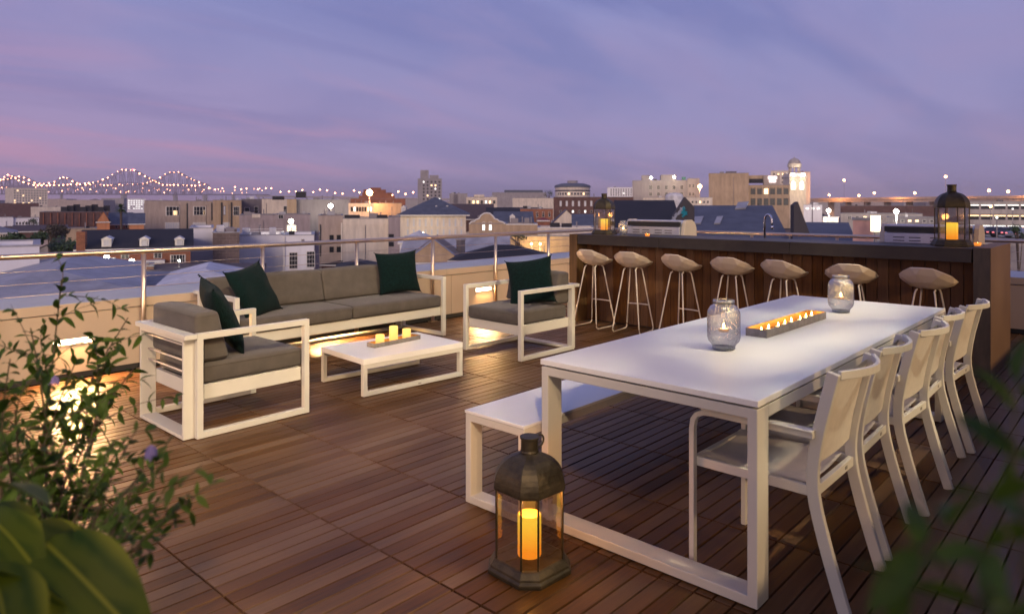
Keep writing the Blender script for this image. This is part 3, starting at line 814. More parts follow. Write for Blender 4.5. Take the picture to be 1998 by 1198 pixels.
M_CREAMCAST = mat('cream_cast_end', (0.56, 0.47, 0.38), 0.45)
grill(4.63, 'stainless grill hood behind the left half of the bar, beside the small lantern', 0.84)
grill(1.62, 'stainless grill hood behind the right end of the bar, beside the large lantern', 0.84)
tap = empty('tap', (7.80, 3.26, 0.901), R(-20), 'chrome gooseneck tap rising behind the middle of the bar', 'tap')
MB().lathe([(0.0001, 0), (0.026, 0), (0.026, 0.012), (0.016, 0.03), (0.014, 0.10)], 16).build('tap_base', M_CHROME, tap, smooth=True)
MB().tube([(0, 0, 0.08), (0, 0, 0.36)] + [(0.0, -0.052 + 0.052 * math.cos(t), 0.36 + 0.068 * math.sin(t)) for t in [PI * k / 10 for k in range(1, 10)]] + [(0, -0.104, 0.34), (0, -0.107, 0.30)], 0.0115, 12).build('spout', M_CHROME, tap, smooth=True)
MB().tube([(0, -0.107, 0.305), (0, -0.108, 0.265)], 0.015, 12).build('spray_head', M_CHROME, tap, smooth=True)
MB().tube([(0.014, 0, 0.07), (0.06, 0.0, 0.085)], 0.006, 8).build('handle', M_CHROME, tap, smooth=True)

M_GLASS2 = glassy('pale_lantern_glass', (0.96, 0.95, 0.95), 0.40, 0.12, bump=0.2, bscale=12)
def lantern(loc, rz, label, scale=1.0, candle_h=0.155, seed=0, power=1.6, group='bronze candle lanterns'):
    L_ = empty('lantern', loc, rz, label, 'lantern', group); L_.scale = (scale * 1.11, scale * 1.11, scale)
    def octo(w, c_): return [(-w, -w + c_), (-w + c_, -w), (w - c_, -w), (w, -w + c_), (w, w - c_), (w - c_, w), (-w + c_, w), (-w, w - c_)]
    def loft(m, secs, cap0=True, cap1=True):
        b0 = len(m.v)
        for w, c_, z in secs: m.v += [(x, y, z) for x, y in octo(w, c_)]
        for i in range(len(secs) - 1):
            for k in range(8): m.f.append((b0 + i * 8 + k, b0 + i * 8 + (k + 1) % 8, b0 + (i + 1) * 8 + (k + 1) % 8, b0 + (i + 1) * 8 + k)); m.mi.append(0)
        if cap0: m.f.append(tuple(b0 + k for k in range(8))[::-1]); m.mi.append(0)
        if cap1: m.f.append(tuple(b0 + (len(secs) - 1) * 8 + k for k in range(8))); m.mi.append(0)
    m = MB(); loft(m, [(0.138, 0.056, 0.0), (0.138, 0.056, 0.018), (0.130, 0.052, 0.026), (0.130, 0.052, 0.034), (0.118, 0.047, 0.056), (0.110, 0.044, 0.060)])
    m.build('base', M_BRONZE, L_, bevel=0.002, seg=1)
    w, c_ = 0.110, 0.044
    pts = octo(w, c_)
    for k in range(8):
        MB().tube([(pts[k][0], pts[k][1], 0.060), (pts[k][0], pts[k][1], 0.352)], 0.0042, 6).build('corner_bar', M_BRONZE, L_)
    for k in range(8):
        a = Vector(pts[k] + (0,)); b_ = Vector(pts[(k + 1) % 8] + (0,)); d = (b_ - a).normalized() * 0.005
        a2, b2 = a + d, b_ - d
        MB().quad((a2.x, a2.y, 0.062), (b2.x, b2.y, 0.062), (b2.x, b2.y, 0.350), (a2.x, a2.y, 0.350)).build('glass_pane', M_GLASS if loc[2] < 0.5 else M_GLASS2, L_)
    m = MB()
    secs = [(0.116, 0.046, 0.345), (0.118, 0.047, 0.356)]
    for t in range(1, 9):
        an = t / 9 * PI / 2 * 0.93
        secs.append((0.118 * math.cos(an) ** 0.85, 0.047 * math.cos(an) ** 0.85, 0.356 + 0.135 * math.sin(an)))
    secs.append((0.031, 0.0128, 0.491))
    loft(m, secs); m.build('dome', M_BRONZE, L_)
    MB().lathe([(0.0001, 0.488), (0.034, 0.488), (0.036, 0.495), (0.033, 0.502), (0.033, 0.545), (0.037, 0.549), (0.037, 0.557), (0.0001, 0.557)], 20).build('chimney_neck', M_BRONZE, L_)
    ringp = [(-0.052 + 0.026 * math.cos(t), 0.0, 0.525 + 0.026 * math.sin(t)) for t in [2 * PI * k / 16 for k in range(17)]]
    MB().tube(ringp, 0.004, 8).build('ring_handle', M_BRONZE, L_, smooth=True)
    cd = pillar_candle(None, (0, 0, 0.0605), 0.045, candle_h, M_CANDLE, power, parent=L_)
    return L_
lantern(W2(1033, 2.80) + (0.0,), HEAD + R(179) + R(-45), 'large bronze candle lantern standing on the deck in front of the dining table', 0.945, 0.172, power=5.0)
lantern((7.19, 5.03, 1.0755), HEAD + R(150), 'bronze candle lantern on the left end of the bar', 0.90, 0.150, power=0.8)
lantern((7.28, 1.34, 1.0755), HEAD + R(160) , 'bronze candle lantern on the right end of the bar', 0.98, 0.150, power=0.8)

def jar(loc, label, s=1.0, h_c=0.085, group='glass candle jars'):
    j = empty('glass_jar', loc, 0, label, 'jar', group); j.scale = (s,) * 3
    prof = [(0.0001, 0.004), (0.050, 0.0), (0.054, 0.006), (0.053, 0.016), (0.060, 0.028), (0.072, 0.042), (0.077, 0.060), (0.077, 0.168), (0.074, 0.185), (0.063, 0.205), (0.048, 0.216), (0.046, 0.222), (0.050, 0.226), (0.051, 0.236), (0.046, 0.240)]
    m = MB(); n = 48; b0 = 0
    for i, (r, z) in enumerate(prof):
        rib = 0.0014 if 0.03 < z < 0.2 else 0
        for k in range(n):
            t = 2 * PI * k / n; rr = r + (rib if k % 2 else -rib) + (0.0008 * math.sin(z * 700) if rib else 0)
            m.v.append((rr * math.cos(t), rr * math.sin(t), z))
    for i in range(len(prof) - 1):
        for k in range(n): m.f.append((i * n + k, i * n + (k + 1) % n, (i + 1) * n + (k + 1) % n, (i + 1) * n + k)); m.mi.append(0)
    m.build('glass_body', M_JAR, j, smooth=True)
    MB().lathe([(0.0001, 0.0015), (0.049, 0.0015), (0.053, 0.007), (0.051, 0.013), (0.0001, 0.011)], 32).build('glass_foot', M_JARFOOT, j, smooth=True)
    MB().lathe([(0.0515, 0.2225), (0.0535, 0.2245), (0.0515, 0.2265)], 32).build('wire_collar', M_BLACK, j)
    for s_ in (-1, 1):
        MB().tube([(s_ * 0.050, 0, 0.2245), (s_ * 0.040, 0, 0.225), (s_ * 0.024, 0, 0.12), (s_ * 0.021, 0, h_c + 0.008)], 0.0011, 5).build('hanging_wire', M_BLACK, j)
    MB().lathe([(0.0001, h_c), (0.024, h_c), (0.026, h_c + 0.012), (0.022, h_c + 0.012), (0.0001, h_c + 0.010)], 20).build('tealight_cup', M_COPPER, j, smooth=True)
    MB().lathe([(0.0001, h_c + 0.0135), (0.020, h_c + 0.0135), (0.0200, h_c + 0.0145), (0.0001, h_c + 0.016)], 18).build('wax', M_TEAL, j, smooth=True)
    MB().lathe([(0.0001, h_c + 0.0165), (0.0055, h_c + 0.022), (0.0048, h_c + 0.029), (0.0001, h_c + 0.043)], 10).build('flame', M_WICK, j, smooth=True)
    d = bpy.data.lights.new('tealight_glow', 'POINT'); d.energy = 0.22; d.color = (1, 0.55, 0.18); d.shadow_soft_size = 0.01
    q = link(bpy.data.objects.new('tealight_glow', d), j); q.location = (0, 0, h_c + 0.055)
    return j
M_JARFOOT = mat('thick_green_glass', (0.16, 0.21, 0.20), 0.12, spec=0.8)
jar((3.19, 1.535, 0.7505), 'ribbed glass jar with hanging tealight at the near end of the table')
jar((4.79, 1.50, 0.7505), 'ribbed glass jar with hanging tealight at the far end of the table')
jar((7.17, 4.74, 1.0755), 'small glass jar with a tealight beside the left lantern on the bar', 0.72)

tr = tray('narrow gold lined tray with eight tealights on the dining table', (4.03, 1.545, 0.7505), R(-0.8), 0.86, 0.115, 0.042, 'candle trays')
for k in range(8):
    x = 4.03 + (-0.365 + 0.73 * k / 7); y = 1.545 - math.tan(R(0.8)) * (x - 4.03) + 0.006 * math.sin(k * 2.1)
    t = empty('tealight', (x, y, 0.7556), 0, ['lit tealight nearest the camera in the gold lined tray', 'second lit tealight from the near end of the gold lined tray', 'third lit tealight from the near end of the gold lined tray', 'fourth lit tealight from the near end of the gold lined tray', 'fifth lit tealight from the near end of the gold lined tray', 'third lit tealight from the far end of the gold lined tray', 'second lit tealight from the far end of the gold lined tray', 'lit tealight at the far end of the gold lined tray'][k], 'tealight', 'tealights in the long tray')
    MB().lathe([(0.0001, 0), (0.019, 0), (0.0195, 0.015), (0.017, 0.015), (0.0001, 0.013)], 14).build('cup', M_ZINC, t, smooth=True)
    MB().lathe([(0.0001, 0.0155), (0.0165, 0.0155), (0.0001, 0.0168)], 14).build('wax', M_TEAL, t, smooth=True)
    MB().lathe([(0.0001, 0.017), (0.0042, 0.022), (0.0036, 0.029), (0.0001, 0.040)], 8).build('flame', M_WICK, t, smooth=True)
    if k % 2 == 0:
        d = bpy.data.lights.new('tealight_glow', 'POINT'); d.energy = 0.16; d.color = (1, 0.52, 0.12); d.shadow_soft_size = 0.01
        q = link(bpy.data.objects.new('tealight_glow', d), t); q.location = (0.045, 0, 0.032)
def votive(x, y, label):
    v = empty('votive_candle', (x, y, 1.0755), 0, label, 'candle')
    MB().lathe([(0.0001, 0), (0.024, 0), (0.030, 0.028), (0.027, 0.028), (0.022, 0.006), (0.0001, 0.004)], 18).build('amber_cup', emis('amber_cup_glow', (1.0, 0.30, 0.04), 0.9, (0.5, 0.2, 0.05)), v, smooth=True)
    MB().lathe([(0.0001, 0.008), (0.006, 0.014), (0.0001, 0.030)], 8).build('flame', M_WICK, v, smooth=True)
votive(7.10, 4.36, 'small orange votive candle on the bar in front of the left grill')
votive(7.44, 1.17, 'small amber votive candle on the bar beside the right lantern')

# ------------------------------------------------------------------ ground, river
M_ASPH = mat('asphalt', (0.050, 0.048, 0.050), 0.85, var=0.3, scale=0.05)
M_WATER = mat('river_water', (0.10, 0.09, 0.13), 0.25, var=0.1, scale=0.01)
g_ = MB(); g_.quad((-4000, -4000, GZ), (7500, -4000, GZ), (7500, 7500, GZ), (-4000, 7500, GZ))
tag(g_.build('ground', M_ASPH), kind='structure')
def plan_quad(name, pts, z, m):
    q = MB(); q.quad(*[W2(px, d) + (z,) for px, d in pts]); return tag(q.build(name, m), kind='structure')
plan_quad('river', [(-900, 1500), (900, 1300), (900, 2300), (-900, 2700)], GZ + 0.05, M_WATER)
# ------------------------------------------------------------------ building materials
def wall_m(name, c, var=0.20, rough=0.85): return mat('wall_' + name, c, rough, var=var, scale=0.9, bump=0.15, bscale=6, stretch=(1, 1, 0.25))
WL = dict(cream=wall_m('cream', (0.66, 0.57, 0.46)), tan=wall_m('tan', (0.43, 0.31, 0.20)), taupe=wall_m('taupe', (0.40, 0.32, 0.27)), white=wall_m('white', (0.80, 0.78, 0.79), 0.05),
          grey=wall_m('grey', (0.30, 0.27, 0.27)), dkgrey=wall_m('dark_grey', (0.16, 0.14, 0.15)), mauve=wall_m('mauve', (0.33, 0.27, 0.27)), orange=wall_m('orange_stucco', (0.52, 0.22, 0.10)),
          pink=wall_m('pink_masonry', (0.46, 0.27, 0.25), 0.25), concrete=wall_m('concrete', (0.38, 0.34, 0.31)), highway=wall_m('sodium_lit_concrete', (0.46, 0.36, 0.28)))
def brick_m(name, c1, c2, scale=1.4):
    m = bpy.data.materials.new(name); m.use_nodes = True; t = m.node_tree; b = t.nodes['Principled BSDF']
    tcn = t.nodes.new('ShaderNodeTexCoord'); mpn = t.nodes.new('ShaderNodeMapping'); mpn.inputs['Rotation'].default_value = (R(90), 0, 0)
    t.links.new(tcn.outputs['Object'], mpn.inputs[0])
    br = t.nodes.new('ShaderNodeTexBrick'); br.inputs['Scale'].default_value = scale; br.inputs['Color1'].default_value = c1 + (1,); br.inputs['Color2'].default_value = c2 + (1,)
    br.inputs['Mortar'].default_value = tuple(x * 1.5 for x in c1) + (1,); br.inputs['Mortar Size'].default_value = 0.012
    n = t.nodes.new('ShaderNodeTexNoise'); n.inputs['Scale'].default_value = 0.5; n.inputs['Detail'].default_value = 6; t.links.new(tcn.outputs['Object'], n.inputs['Vector'])
    mx = t.nodes.new('ShaderNodeMix'); mx.data_type = 'RGBA'; mx.blend_type = 'MULTIPLY'; mx.inputs[0].default_value = 0.7
    t.links.new(mpn.outputs[0], br.inputs['Vector']); t.links.new(br.outputs[0], mx.inputs[6]); t.links.new(n.outputs[0], mx.inputs[7])
    t.links.new(mx.outputs[2], b.inputs['Base Color']); b.inputs['Roughness'].default_value = 0.9
    return m
WL['char'] = wall_m('charcoal', (0.065, 0.058, 0.062)); WL['brick'] = brick_m('brown_brick', (0.20, 0.10, 0.08), (0.13, 0.07, 0.06)); WL['redbrick'] = brick_m('red_brick', (0.42, 0.17, 0.09), (0.32, 0.12, 0.07)); WL['block'] = brick_m('brown_block', (0.30, 0.22, 0.19), (0.24, 0.18, 0.16), 0.7)
def roof_m(name, c, metal=0.0, rough=0.7):
    return mat('roof_' + name, c, rough, metal=metal, var=0.25, scale=0.8, bump=0.4, bscale=5)
RF = dict(slate=roof_m('slate', (0.085, 0.095, 0.125)), black=roof_m('black', (0.022, 0.020, 0.024), rough=0.8), brown=roof_m('brown', (0.085, 0.055, 0.048)), grey=roof_m('grey', (0.20, 0.20, 0.23)),
          pale=roof_m('pale_metal', (0.37, 0.36, 0.37), 0.1, 0.6), white=roof_m('white_membrane', (0.60, 0.585, 0.59), 0.0, 0.6), red=roof_m('red', (0.20, 0.03, 0.03)), tanr=roof_m('tan_shingle', (0.20, 0.145, 0.11)))
M_TRIM = mat('white_trim', (0.72, 0.68, 0.62), 0.6)
M_PANE = mat('dark_window_glass', (0.020, 0.021, 0.026), 0.25, spec=0.25)
M_LITW = emis('lit_window_warm', (1.0, 0.60, 0.22), 2.6)
M_LITC = emis('lit_window_cool', (0.95, 0.95, 0.85), 1.8)
M_SHUT = mat('white_shutter', (0.55, 0.55, 0.58), 0.7, var=0.05)
M_LAMPW = emis('white_lamp', (1.0, 0.95, 0.78), 60)
M_LAMPO = emis('sodium_lamp', (1.0, 0.46, 0.16), 22)
M_BULB = emis('bridge_bulb', (1.0, 0.38, 0.17), 18)
M_BULBR = emis('red_beacon', (1.0, 0.08, 0.08), 12)
WMESH = {}
def wmesh(nx, ny, fr, pn):
    key = (nx, ny, fr.name, pn.name)
    if key in WMESH: return WMESH[key]
    m = MB(); t = 0.07
    m.ring('xz', 0, 1, 0, 1, t, -0.06, 0.02, t * 0.6)
    for k in range(1, nx): m.box(k / nx - t / 5, k / nx + t / 5, -0.035, 0.0, t * .6, 1 - t * .6)
    for k in range(1, ny): m.box(t, 1 - t, -0.034, 0.0, k / ny - t / 7, k / ny + t / 7)
    m.cur = 1
    m.quad((t, 0, t * .6), (1 - t, 0, t * .6), (1 - t, 0, 1 - t * .6), (t, 0, 1 - t * .6))
    o = m.build('window', [fr, pn]); me = o.data; bpy.data.objects.remove(o)
    WMESH[key] = me
    return me
M_GREYMET = mat('grey_metal', (0.25, 0.22, 0.22), 0.6)
class Bld:
    def __init__(s, name, label, p0, p1, ytop, depth, wall, cat='building', roof='flat', roofm='grey', rise=None, yr=None, group=None, parapet=0.6, over=0.3, ztop=None):
        s.A = Vector(W2(*p0)); s.B = Vector(W2(*p1)); s.d0 = p0[1]
        if not group:      # street grid turned so that the front is square to the line of sight
            if (p0[0] + p1[0]) / 2 < CX: s.B = s.B * (s.A.dot(s.B) / s.B.length_squared)
            else: s.B = s.B * (s.A.length_squared / s.A.dot(s.B))
        s.L = (s.B - s.A).length; u = (s.B - s.A) / s.L
        s.u = u; s.n = Vector((-u.y, u.x))
        s.zt = (ZP(ytop, p0[1]) if ztop is None else ztop) - GZ; s.dep = depth
        s.root = empty(name, (s.A.x, s.A.y, GZ), math.atan2(u.y, u.x), label, cat, group)
        w = WL[wall]
        L, D, Z = s.L, depth, s.zt
        s.w = w
        if yr is not None: rise = ZP(yr, p0[1] + depth * 0.3) - GZ - Z
        if roof == 'flat':
            MB().box(0, L, 0, D, 0, Z - parapet).build('wall', w, s.root)
            MB().ring('xy', 0, L, 0, D, min(0.35, L * .1), Z - parapet, Z).build('parapet', w, s.root)
            MB().box(min(0.36, L * .1 + .01), L - min(0.36, L * .1 + .01), min(0.36, L * .1 + .01), D - min(0.36, L * .1 + .01), Z - parapet + 0.02, Z - parapet + 0.12).build('roof', RF[roofm], s.root)
            MB().ring('xy', -0.06, L + 0.06, -0.06, D + 0.06, min(0.45, L * .12), Z + 0.002, Z + 0.10).build('coping', RF['grey'] if roofm != 'white' else RF['pale'], s.root)
            if not group and L > 6 and p0[1] < 360:
                MB().box(0, L, -0.07, -0.001, Z - 1.15, Z - 0.95).build('string_course', w, s.root)
                xq = L * (0.12 + 0.7 * ((p0[0] * 0.37) % 1)); MB().tube([(xq, -0.12, 0), (xq, -0.12, Z - 1.2)], 0.07, 6).build('downpipe', M_GREYMET, s.root)
            rq = random.Random(int(p0[0] * 13 + ytop * 7))
            if not group and D > 5 and L > 4:
                for q in range(rq.randint(2, 4)):
                    x_, y_ = rq.uniform(.15, .85) * L, rq.uniform(.15, .6) * D; a_, h_ = rq.uniform(.25, .8), rq.uniform(.35, .95)
                    if rq.random() < .5: MB().box(x_ - a_, x_ + a_, y_ - a_ * .7, y_ + a_ * .7, Z - parapet + .13, Z + h_).build('roof_unit', rq.choice([M_GREYMET, RF['white'], RF['black'], RF['pale']]), s.root)
                    else: MB().tube([(x_, y_, Z - parapet + .13), (x_, y_, Z + h_ + .4)], .12, 8).build('vent_pipe', M_GREYMET, s.root)
        else:
            MB().box(0, L, 0, D, 0, Z).build('wall', w, s.root)
            o = over
            m = MB()
            if roof == 'side':      # ridge along the facade
                m.raw([(-o, -o, Z), (L + o, -o, Z), (L + o, D + o, Z), (-o, D + o, Z), (-o, D / 2, Z + rise), (L + o, D / 2, Z + rise)],
                      [(0, 1, 5, 4), (2, 3, 4, 5), (0, 3, 2, 1)])
                for xg in (0.0, L - .2): MB().raw([(xg + e_, y_, z_) for e_ in (0, .2) for y_, z_ in ((0.02, Z + .01), (D - .02, Z + .01), (D / 2, Z + rise - 0.15))], [(0, 1, 2), (3, 5, 4), (0, 3, 4, 1), (1, 4, 5, 2), (2, 5, 3, 0)]).build('gable', w, s.root)
            elif roof == 'front':   # gable faces the camera
                m.raw([(-o, -o, Z), (L + o, -o, Z), (L + o, D + o, Z), (-o, D + o, Z), (L / 2, -o, Z + rise), (L / 2, D + o, Z + rise)],
                      [(0, 4, 5, 3), (1, 2, 5, 4), (0, 3, 2, 1)])
                MB().raw([(x_, y_, z_) for y_ in (-.02, .2) for x_, z_ in ((0.02, Z + .01), (L - .02, Z + .01), (L / 2, Z + rise - 0.12))], [(0, 1, 2), (3, 5, 4), (0, 3, 4, 1), (1, 4, 5, 2), (2, 5, 3, 0)]).build('gable', w, s.root)
            elif roof == 'hip':
                h = min(L, D) / 2 * 0.95
                if L > D: ra, rb_ = (h, D / 2), (L - h, D / 2)
                else: ra, rb_ = (L / 2, h), (L / 2, D - h)
                m.raw([(-o, -o, Z), (L + o, -o, Z), (L + o, D + o, Z), (-o, D + o, Z), (ra[0], ra[1], Z + rise), (rb_[0], rb_[1], Z + rise)],
                      [(0, 1, 5, 4), (1, 2, 5), (2, 3, 4, 5), (3, 0, 4), (0, 3, 2, 1)] if L > D else [(0, 1, 4), (1, 2, 5, 4), (2, 3, 5), (3, 0, 4, 5), (0, 3, 2, 1)])
            m.build('roof', RF[roofm], s.root)
            MB().box(-o * .9, L + o * .9, -o * .95, -o * .95 + 0.12, Z - 0.25, Z - 0.01).build('eave', M_TRIM, s.root)
    def ud(s, px):
        """facade coordinate and depth where the sight line of a photo column meets the facade"""
        rr = (px - CX) / FPX; dx, dy = rr * SA + CA, -rr * CA + SA
        det = dx * (-s.u.y) + s.u.x * dy
        t = (s.A.x * (-s.u.y) + s.u.x * s.A.y) / det
        return (Vector((dx * t, dy * t)) - s.A).dot(s.u), t
    def rect(s, px0, y0, px1, y1):
        a, da = s.ud(px0); b_, db = s.ud(px1); dm = (da + db) / 2
        return a, b_, ZP(y1, dm) - GZ, ZP(y0, dm) - GZ
    def win(s, px0, y0, px1, y1, nx=1, ny=1, panes=(1, 2), frame=M_TRIM, lit=0.0, pane=None, fx=0.6, fy=0.65, litm=None, name='window', seed=0):
        a, b_, z0, z1 = s.rect(px0, y0, px1, y1); rr = random.Random(seed + int(px0 * 7 + y0))
        for i in range(nx):
            for j in range(ny):
                w = (b_ - a) / nx; h = (z1 - z0) / ny
                p = pane or M_PANE
                if rr.random() < lit: p = litm or rr.choice([M_LITW, M_LITW, M_LITC])
                o = bpy.data.objects.new(name, wmesh(panes[0], panes[1], frame, p)); link(o, s.root)
                ww, hh = (w * fx, h * fy) if nx * ny > 1 else (w, h)
                o.location = (a + i * w + (w - ww) / 2, -0.03, z0 + j * h + (h - hh) / 2); o.scale = (ww, 1, hh)
    def add(s, name, m, px0, y0, px1, y1, ya, yb, bevel=0):
        a, b_, z0, z1 = s.rect(px0, y0, px1, y1)
        return MB().box(a, b_, ya, yb, z0, z1).build(name, m, s.root, bevel=bevel)
    def dormer(s, px, y0, y1, w, y_off=0.6):
        a, da = s.ud(px); z0 = ZP(y1, da) - GZ; z1 = ZP(y0, da) - GZ; h = z1 - z0
        MB().box(a - w / 2, a + w / 2, y_off, y_off + 3, z0, z0 + h * .72).build('dormer_wall', M_TRIM, s.root)
        MB().raw([(a - w * .62, y_off - .15, z0 + h * .72), (a + w * .62, y_off - .15, z0 + h * .72), (a, y_off - .15, z1), (a - w * .62, y_off + 3, z0 + h * .72), (a + w * .62, y_off + 3, z0 + h * .72), (a, y_off + 3, z1)],
                 [(0, 1, 2), (0, 2, 5, 3), (1, 4, 5, 2), (0, 3, 4, 1), (3, 5, 4)]).build('dormer_roof', M_TRIM, s.root)
        o = bpy.data.objects.new('window', wmesh(2, 3, M_TRIM, M_SHUT)); link(o, s.root); o.location = (a - w * .3, y_off - 0.04, z0 + h * .08); o.scale = (w * .6, 1, h * .6)
def lamp_at(name, label, px, py, d, r, m, light=0, color=(1, .9, .7), pole=True, group=None, cat='lamp', zb=GZ, soft=0.5):
    x, y = W2(px, d); z = ZP(py, d)
    root = empty(name, (x, y, zb), 0, label, cat, group)
    h = z - zb
    if pole:
        MB().tube([(0.0, 0, 0), (0, 0, h - r * .5)], [0.12 if r < 1 else r * .22, 0.07 if r < 1 else r * .14], 6).build('pole', M_GREYMET, root)
    m_ = MB(); m_.lathe([(0.0001, h - r), (r * .7, h - r * .7), (r, h), (r * .7, h + r * .7), (0.0001, h + r)], 10); m_.build('lamp_head', m, root, smooth=True)
    if light:
        dd = bpy.data.lights.new('lamp_glow', 'POINT'); dd.energy = light; dd.color = color; dd.shadow_soft_size = soft
        q = link(bpy.data.objects.new('lamp_glow', dd), root); q.location = (0, 0, h - r * 1.5); 
        # lamp light is thrown forward of the bulb, towards the street
        q.location = tuple(Vector((-x, -y, 0)).normalized() * (r * 2.5)) if False else (0, 0, h - r - soft - 0.1)
    return root
M_LEAFDK = mat('tree_leaves', (0.050, 0.085, 0.025), 0.6, var=0.5, scale=0.5)
M_LEAFBR = mat('brown_tree_leaves', (0.085, 0.065, 0.035), 0.7, var=0.4, scale=0.5)
M_BARK = mat('bark', (0.10, 0.07, 0.05), 0.9, var=0.3)
def tree(label, px, d, ytop, ybot, wpx, m, seed=0, n=420, zb=GZ, name='tree', group=None):
    x, y = W2(px, d); zt = ZP(ytop, d); z0 = ZP(ybot, d); w = wpx * d / FPX; rr = random.Random(seed)
    root = empty(name, (x, y, zb), rr.uniform(0, 6), label, 'tree', group)
    h0 = z0 - zb; h1 = zt - zb; ch = (h1 - h0)
    t = MB(); t.tube([(0, 0, 0), (0.1 * w, 0, h0 * .6), (0, 0.05 * w, h0 + ch * .3)], [w * .05, w * .035, w * .015], 6)
    lobes = []
    for k in range(7):
        a = rr.uniform(0, 6.28); q = rr.uniform(.1, .34) * w
        c_ = Vector((q * math.cos(a), q * math.sin(a), h0 + ch * rr.uniform(.25, .75))); lobes.append((c_, rr.uniform(.16, .26)))
        t.tube([(0, 0, h0 * .7), tuple(c_ * .5 + Vector((0, 0, h0 * .5))), tuple(c_)], [w * .025, w * .015, w * .005], 5)
    t.build('trunk', M_BARK, root)
    m_ = MB(); s_ = max(w, ch) * 0.045
    for k in range(n):
        c_, q = rr.choice(lobes)
        v = Vector((rr.gauss(0, 1), rr.gauss(0, 1), rr.gauss(0, 1))).normalized() * (rr.random() ** .4)
        p = c_ + Vector((v.x * q * w, v.y * q * w, v.z * q * ch * 1.3))
        a = Vector((rr.gauss(0, 1), rr.gauss(0, 1), rr.gauss(0, 1))).normalized(); b_ = a.orthogonal().normalized(); e = s_ * rr.uniform(.6, 1.3)
        m_.quad(p - a * e, p + b_ * e * .5, p + a * e, p - b_ * e * .5)
    m_.build('crown', m, root)
    return root

# ------------------------------------------------------------------ near roofs just beyond the parapet
def slab(name, label, pts, z, th, m, cat='roof'):
    P = [W2(*p) for p in pts]; c0 = P[0]
    root = empty(name, (c0[0], c0[1], GZ), 0, label, cat)
    n = len(P); v = [(x - c0[0], y - c0[1], z - GZ - th) for x, y in P] + [(x - c0[0], y - c0[1], z - GZ) for x, y in P]
    MB().raw(v, [tuple(range(n))[::-1], tuple(range(n, 2 * n))] + [(k, (k + 1) % n, n + (k + 1) % n, n + k) for k in range(n)]).build('roof_deck', m, root)
    v2 = [(x - c0[0], y - c0[1], 0) for x, y in P] + [(x - c0[0], y - c0[1], z - GZ - th - .002) for x, y in P]
    MB().raw(v2, [(k, (k + 1) % n, n + (k + 1) % n, n + k) for k in range(n)]).build('wall', WL['grey'], root)
    return root
sl = slab('flat_roof_building', 'wide low grey flat roof just beyond the parapet on the left', [(-900, 14), (420, 24), (430, 58), (-500, 58)], -4.1, 0.3, RF['grey'], 'building')
slab('flat_roof_building', 'low grey roof terrace beyond the sofa between the white building and the dark hip roof', [(430, 30), (1000, 34), (900, 60), (432, 62)], -5.3, 0.3, RF['grey'], 'building')
slab('flat_roof_building', 'pale flat roof terrace in front of the black mansard building', [(165, 59), (500, 59), (520, 72), (190, 72)], -4.6, 0.4, RF['brown'], 'building')
Bld('hip_roof_building', 'low building with a wide pale grey hipped roof right behind the leafy plant', (-110, 31), (270, 34), 590, 20, 'grey', roof='hip', roofm='pale', yr=522)
Bld('hip_roof_building', 'low building with a shallow white hipped roof behind the first sofa pillow', (310, 36), (480, 38), 562, 9, 'grey', roof='hip', roofm='white', yr=524)
Bld('plant_room', 'white rooftop plant room with pipes at the far left edge', (-60, 43), (77, 40), 484, 8, 'white', roofm='white')
b = Bld('mansard_building', 'long building with a black roof and three cream dormers above a brick wall', (150, 70), (372, 72), 487, 12, 'redbrick', roof='side', roofm='black', rise=1.75, cat='building')
MBB = b
for px in (207, 281, 350): b.dormer(px, 462, 482, 0.85, 0.3)
b.win(184, 503, 226, 523, 1, 1, (6, 3), pane=M_LITC); b.win(332, 497, 362, 513, 1, 1, (5, 2), frame=M_TRIM)
b.win(236, 492, 252, 505, 1, 1, (2, 3)); b.win(300, 492, 316, 504, 1, 1, (2, 3))
b.add('awning', M_TRIM, 265, 507, 322, 512, -1.6, -0.02); b.add('lit_shopfront', M_LITW, 270, 513, 312, 519, -0.2, -0.05)
b.add('chimney', WL['redbrick'], 150, 452, 167, 500, -0.4, 1.0)
Bld('low_wall_building', 'low brown walled roof terrace in front of the brick building', (190, 63), (300, 64), 524, 4, 'brick', roofm='brown')
lamp_at('floodlight_lamp', 'bright white lamp under the left dormer of the black roofed building', 208, 502, 64.5, 0.24, M_LAMPW, 500, (1, .85, .6))
lamp_at('floodlight_lamp', 'bright white lamp in front of the awning of the brick building', 257, 511, 62.5, 0.26, M_LAMPW, 600, (1, .85, .6))
lamp_at('floodlight_lamp', 'small lamp inside the glass doors of the brick building', 350, 509, 68.5, 0.10, M_LAMPW, 0, zb=-5)
b = Bld('white_building', 'plain white stucco block beside the black mansard roof', (370, 84), (416, 83), 446, 12, 'white', roofm='white')
b = Bld('block_building', 'brown block walled building between two white ones', (415, 80), (467, 79), 455, 14, 'block', roofm='white')
b.add('air_conditioner', M_GREYMET, 440, 446, 457, 455, 3, 5); b.add('air_conditioner', RF['white'], 420, 442, 436, 455, 4, 6)
b = Bld('white_building', 'smooth white side wing behind the sofa backrest', (466, 92), (553.5, 90), 460, 12, 'white', roofm='white')
b.add('air_conditioner', RF['pale'], 500, 524, 516, 546, -1.2, -0.1); b.add('roof_box', RF['white'], 470, 447, 485, 461, 3, 5); b.add('roof_box', RF['white'], 525, 446, 538, 461, 2, 4)
b.add('roof_rail', M_TRIM, 480, 448, 552, 449, 2.5, 2.6); b.add('roof_rail', M_TRIM, 480, 453, 552, 454, 2.5, 2.6)
b = Bld('white_building', 'white house front with two tall multi pane windows behind the sofa', (553, 88.5), (613, 89.5), 460, 11, 'white', roofm='white')
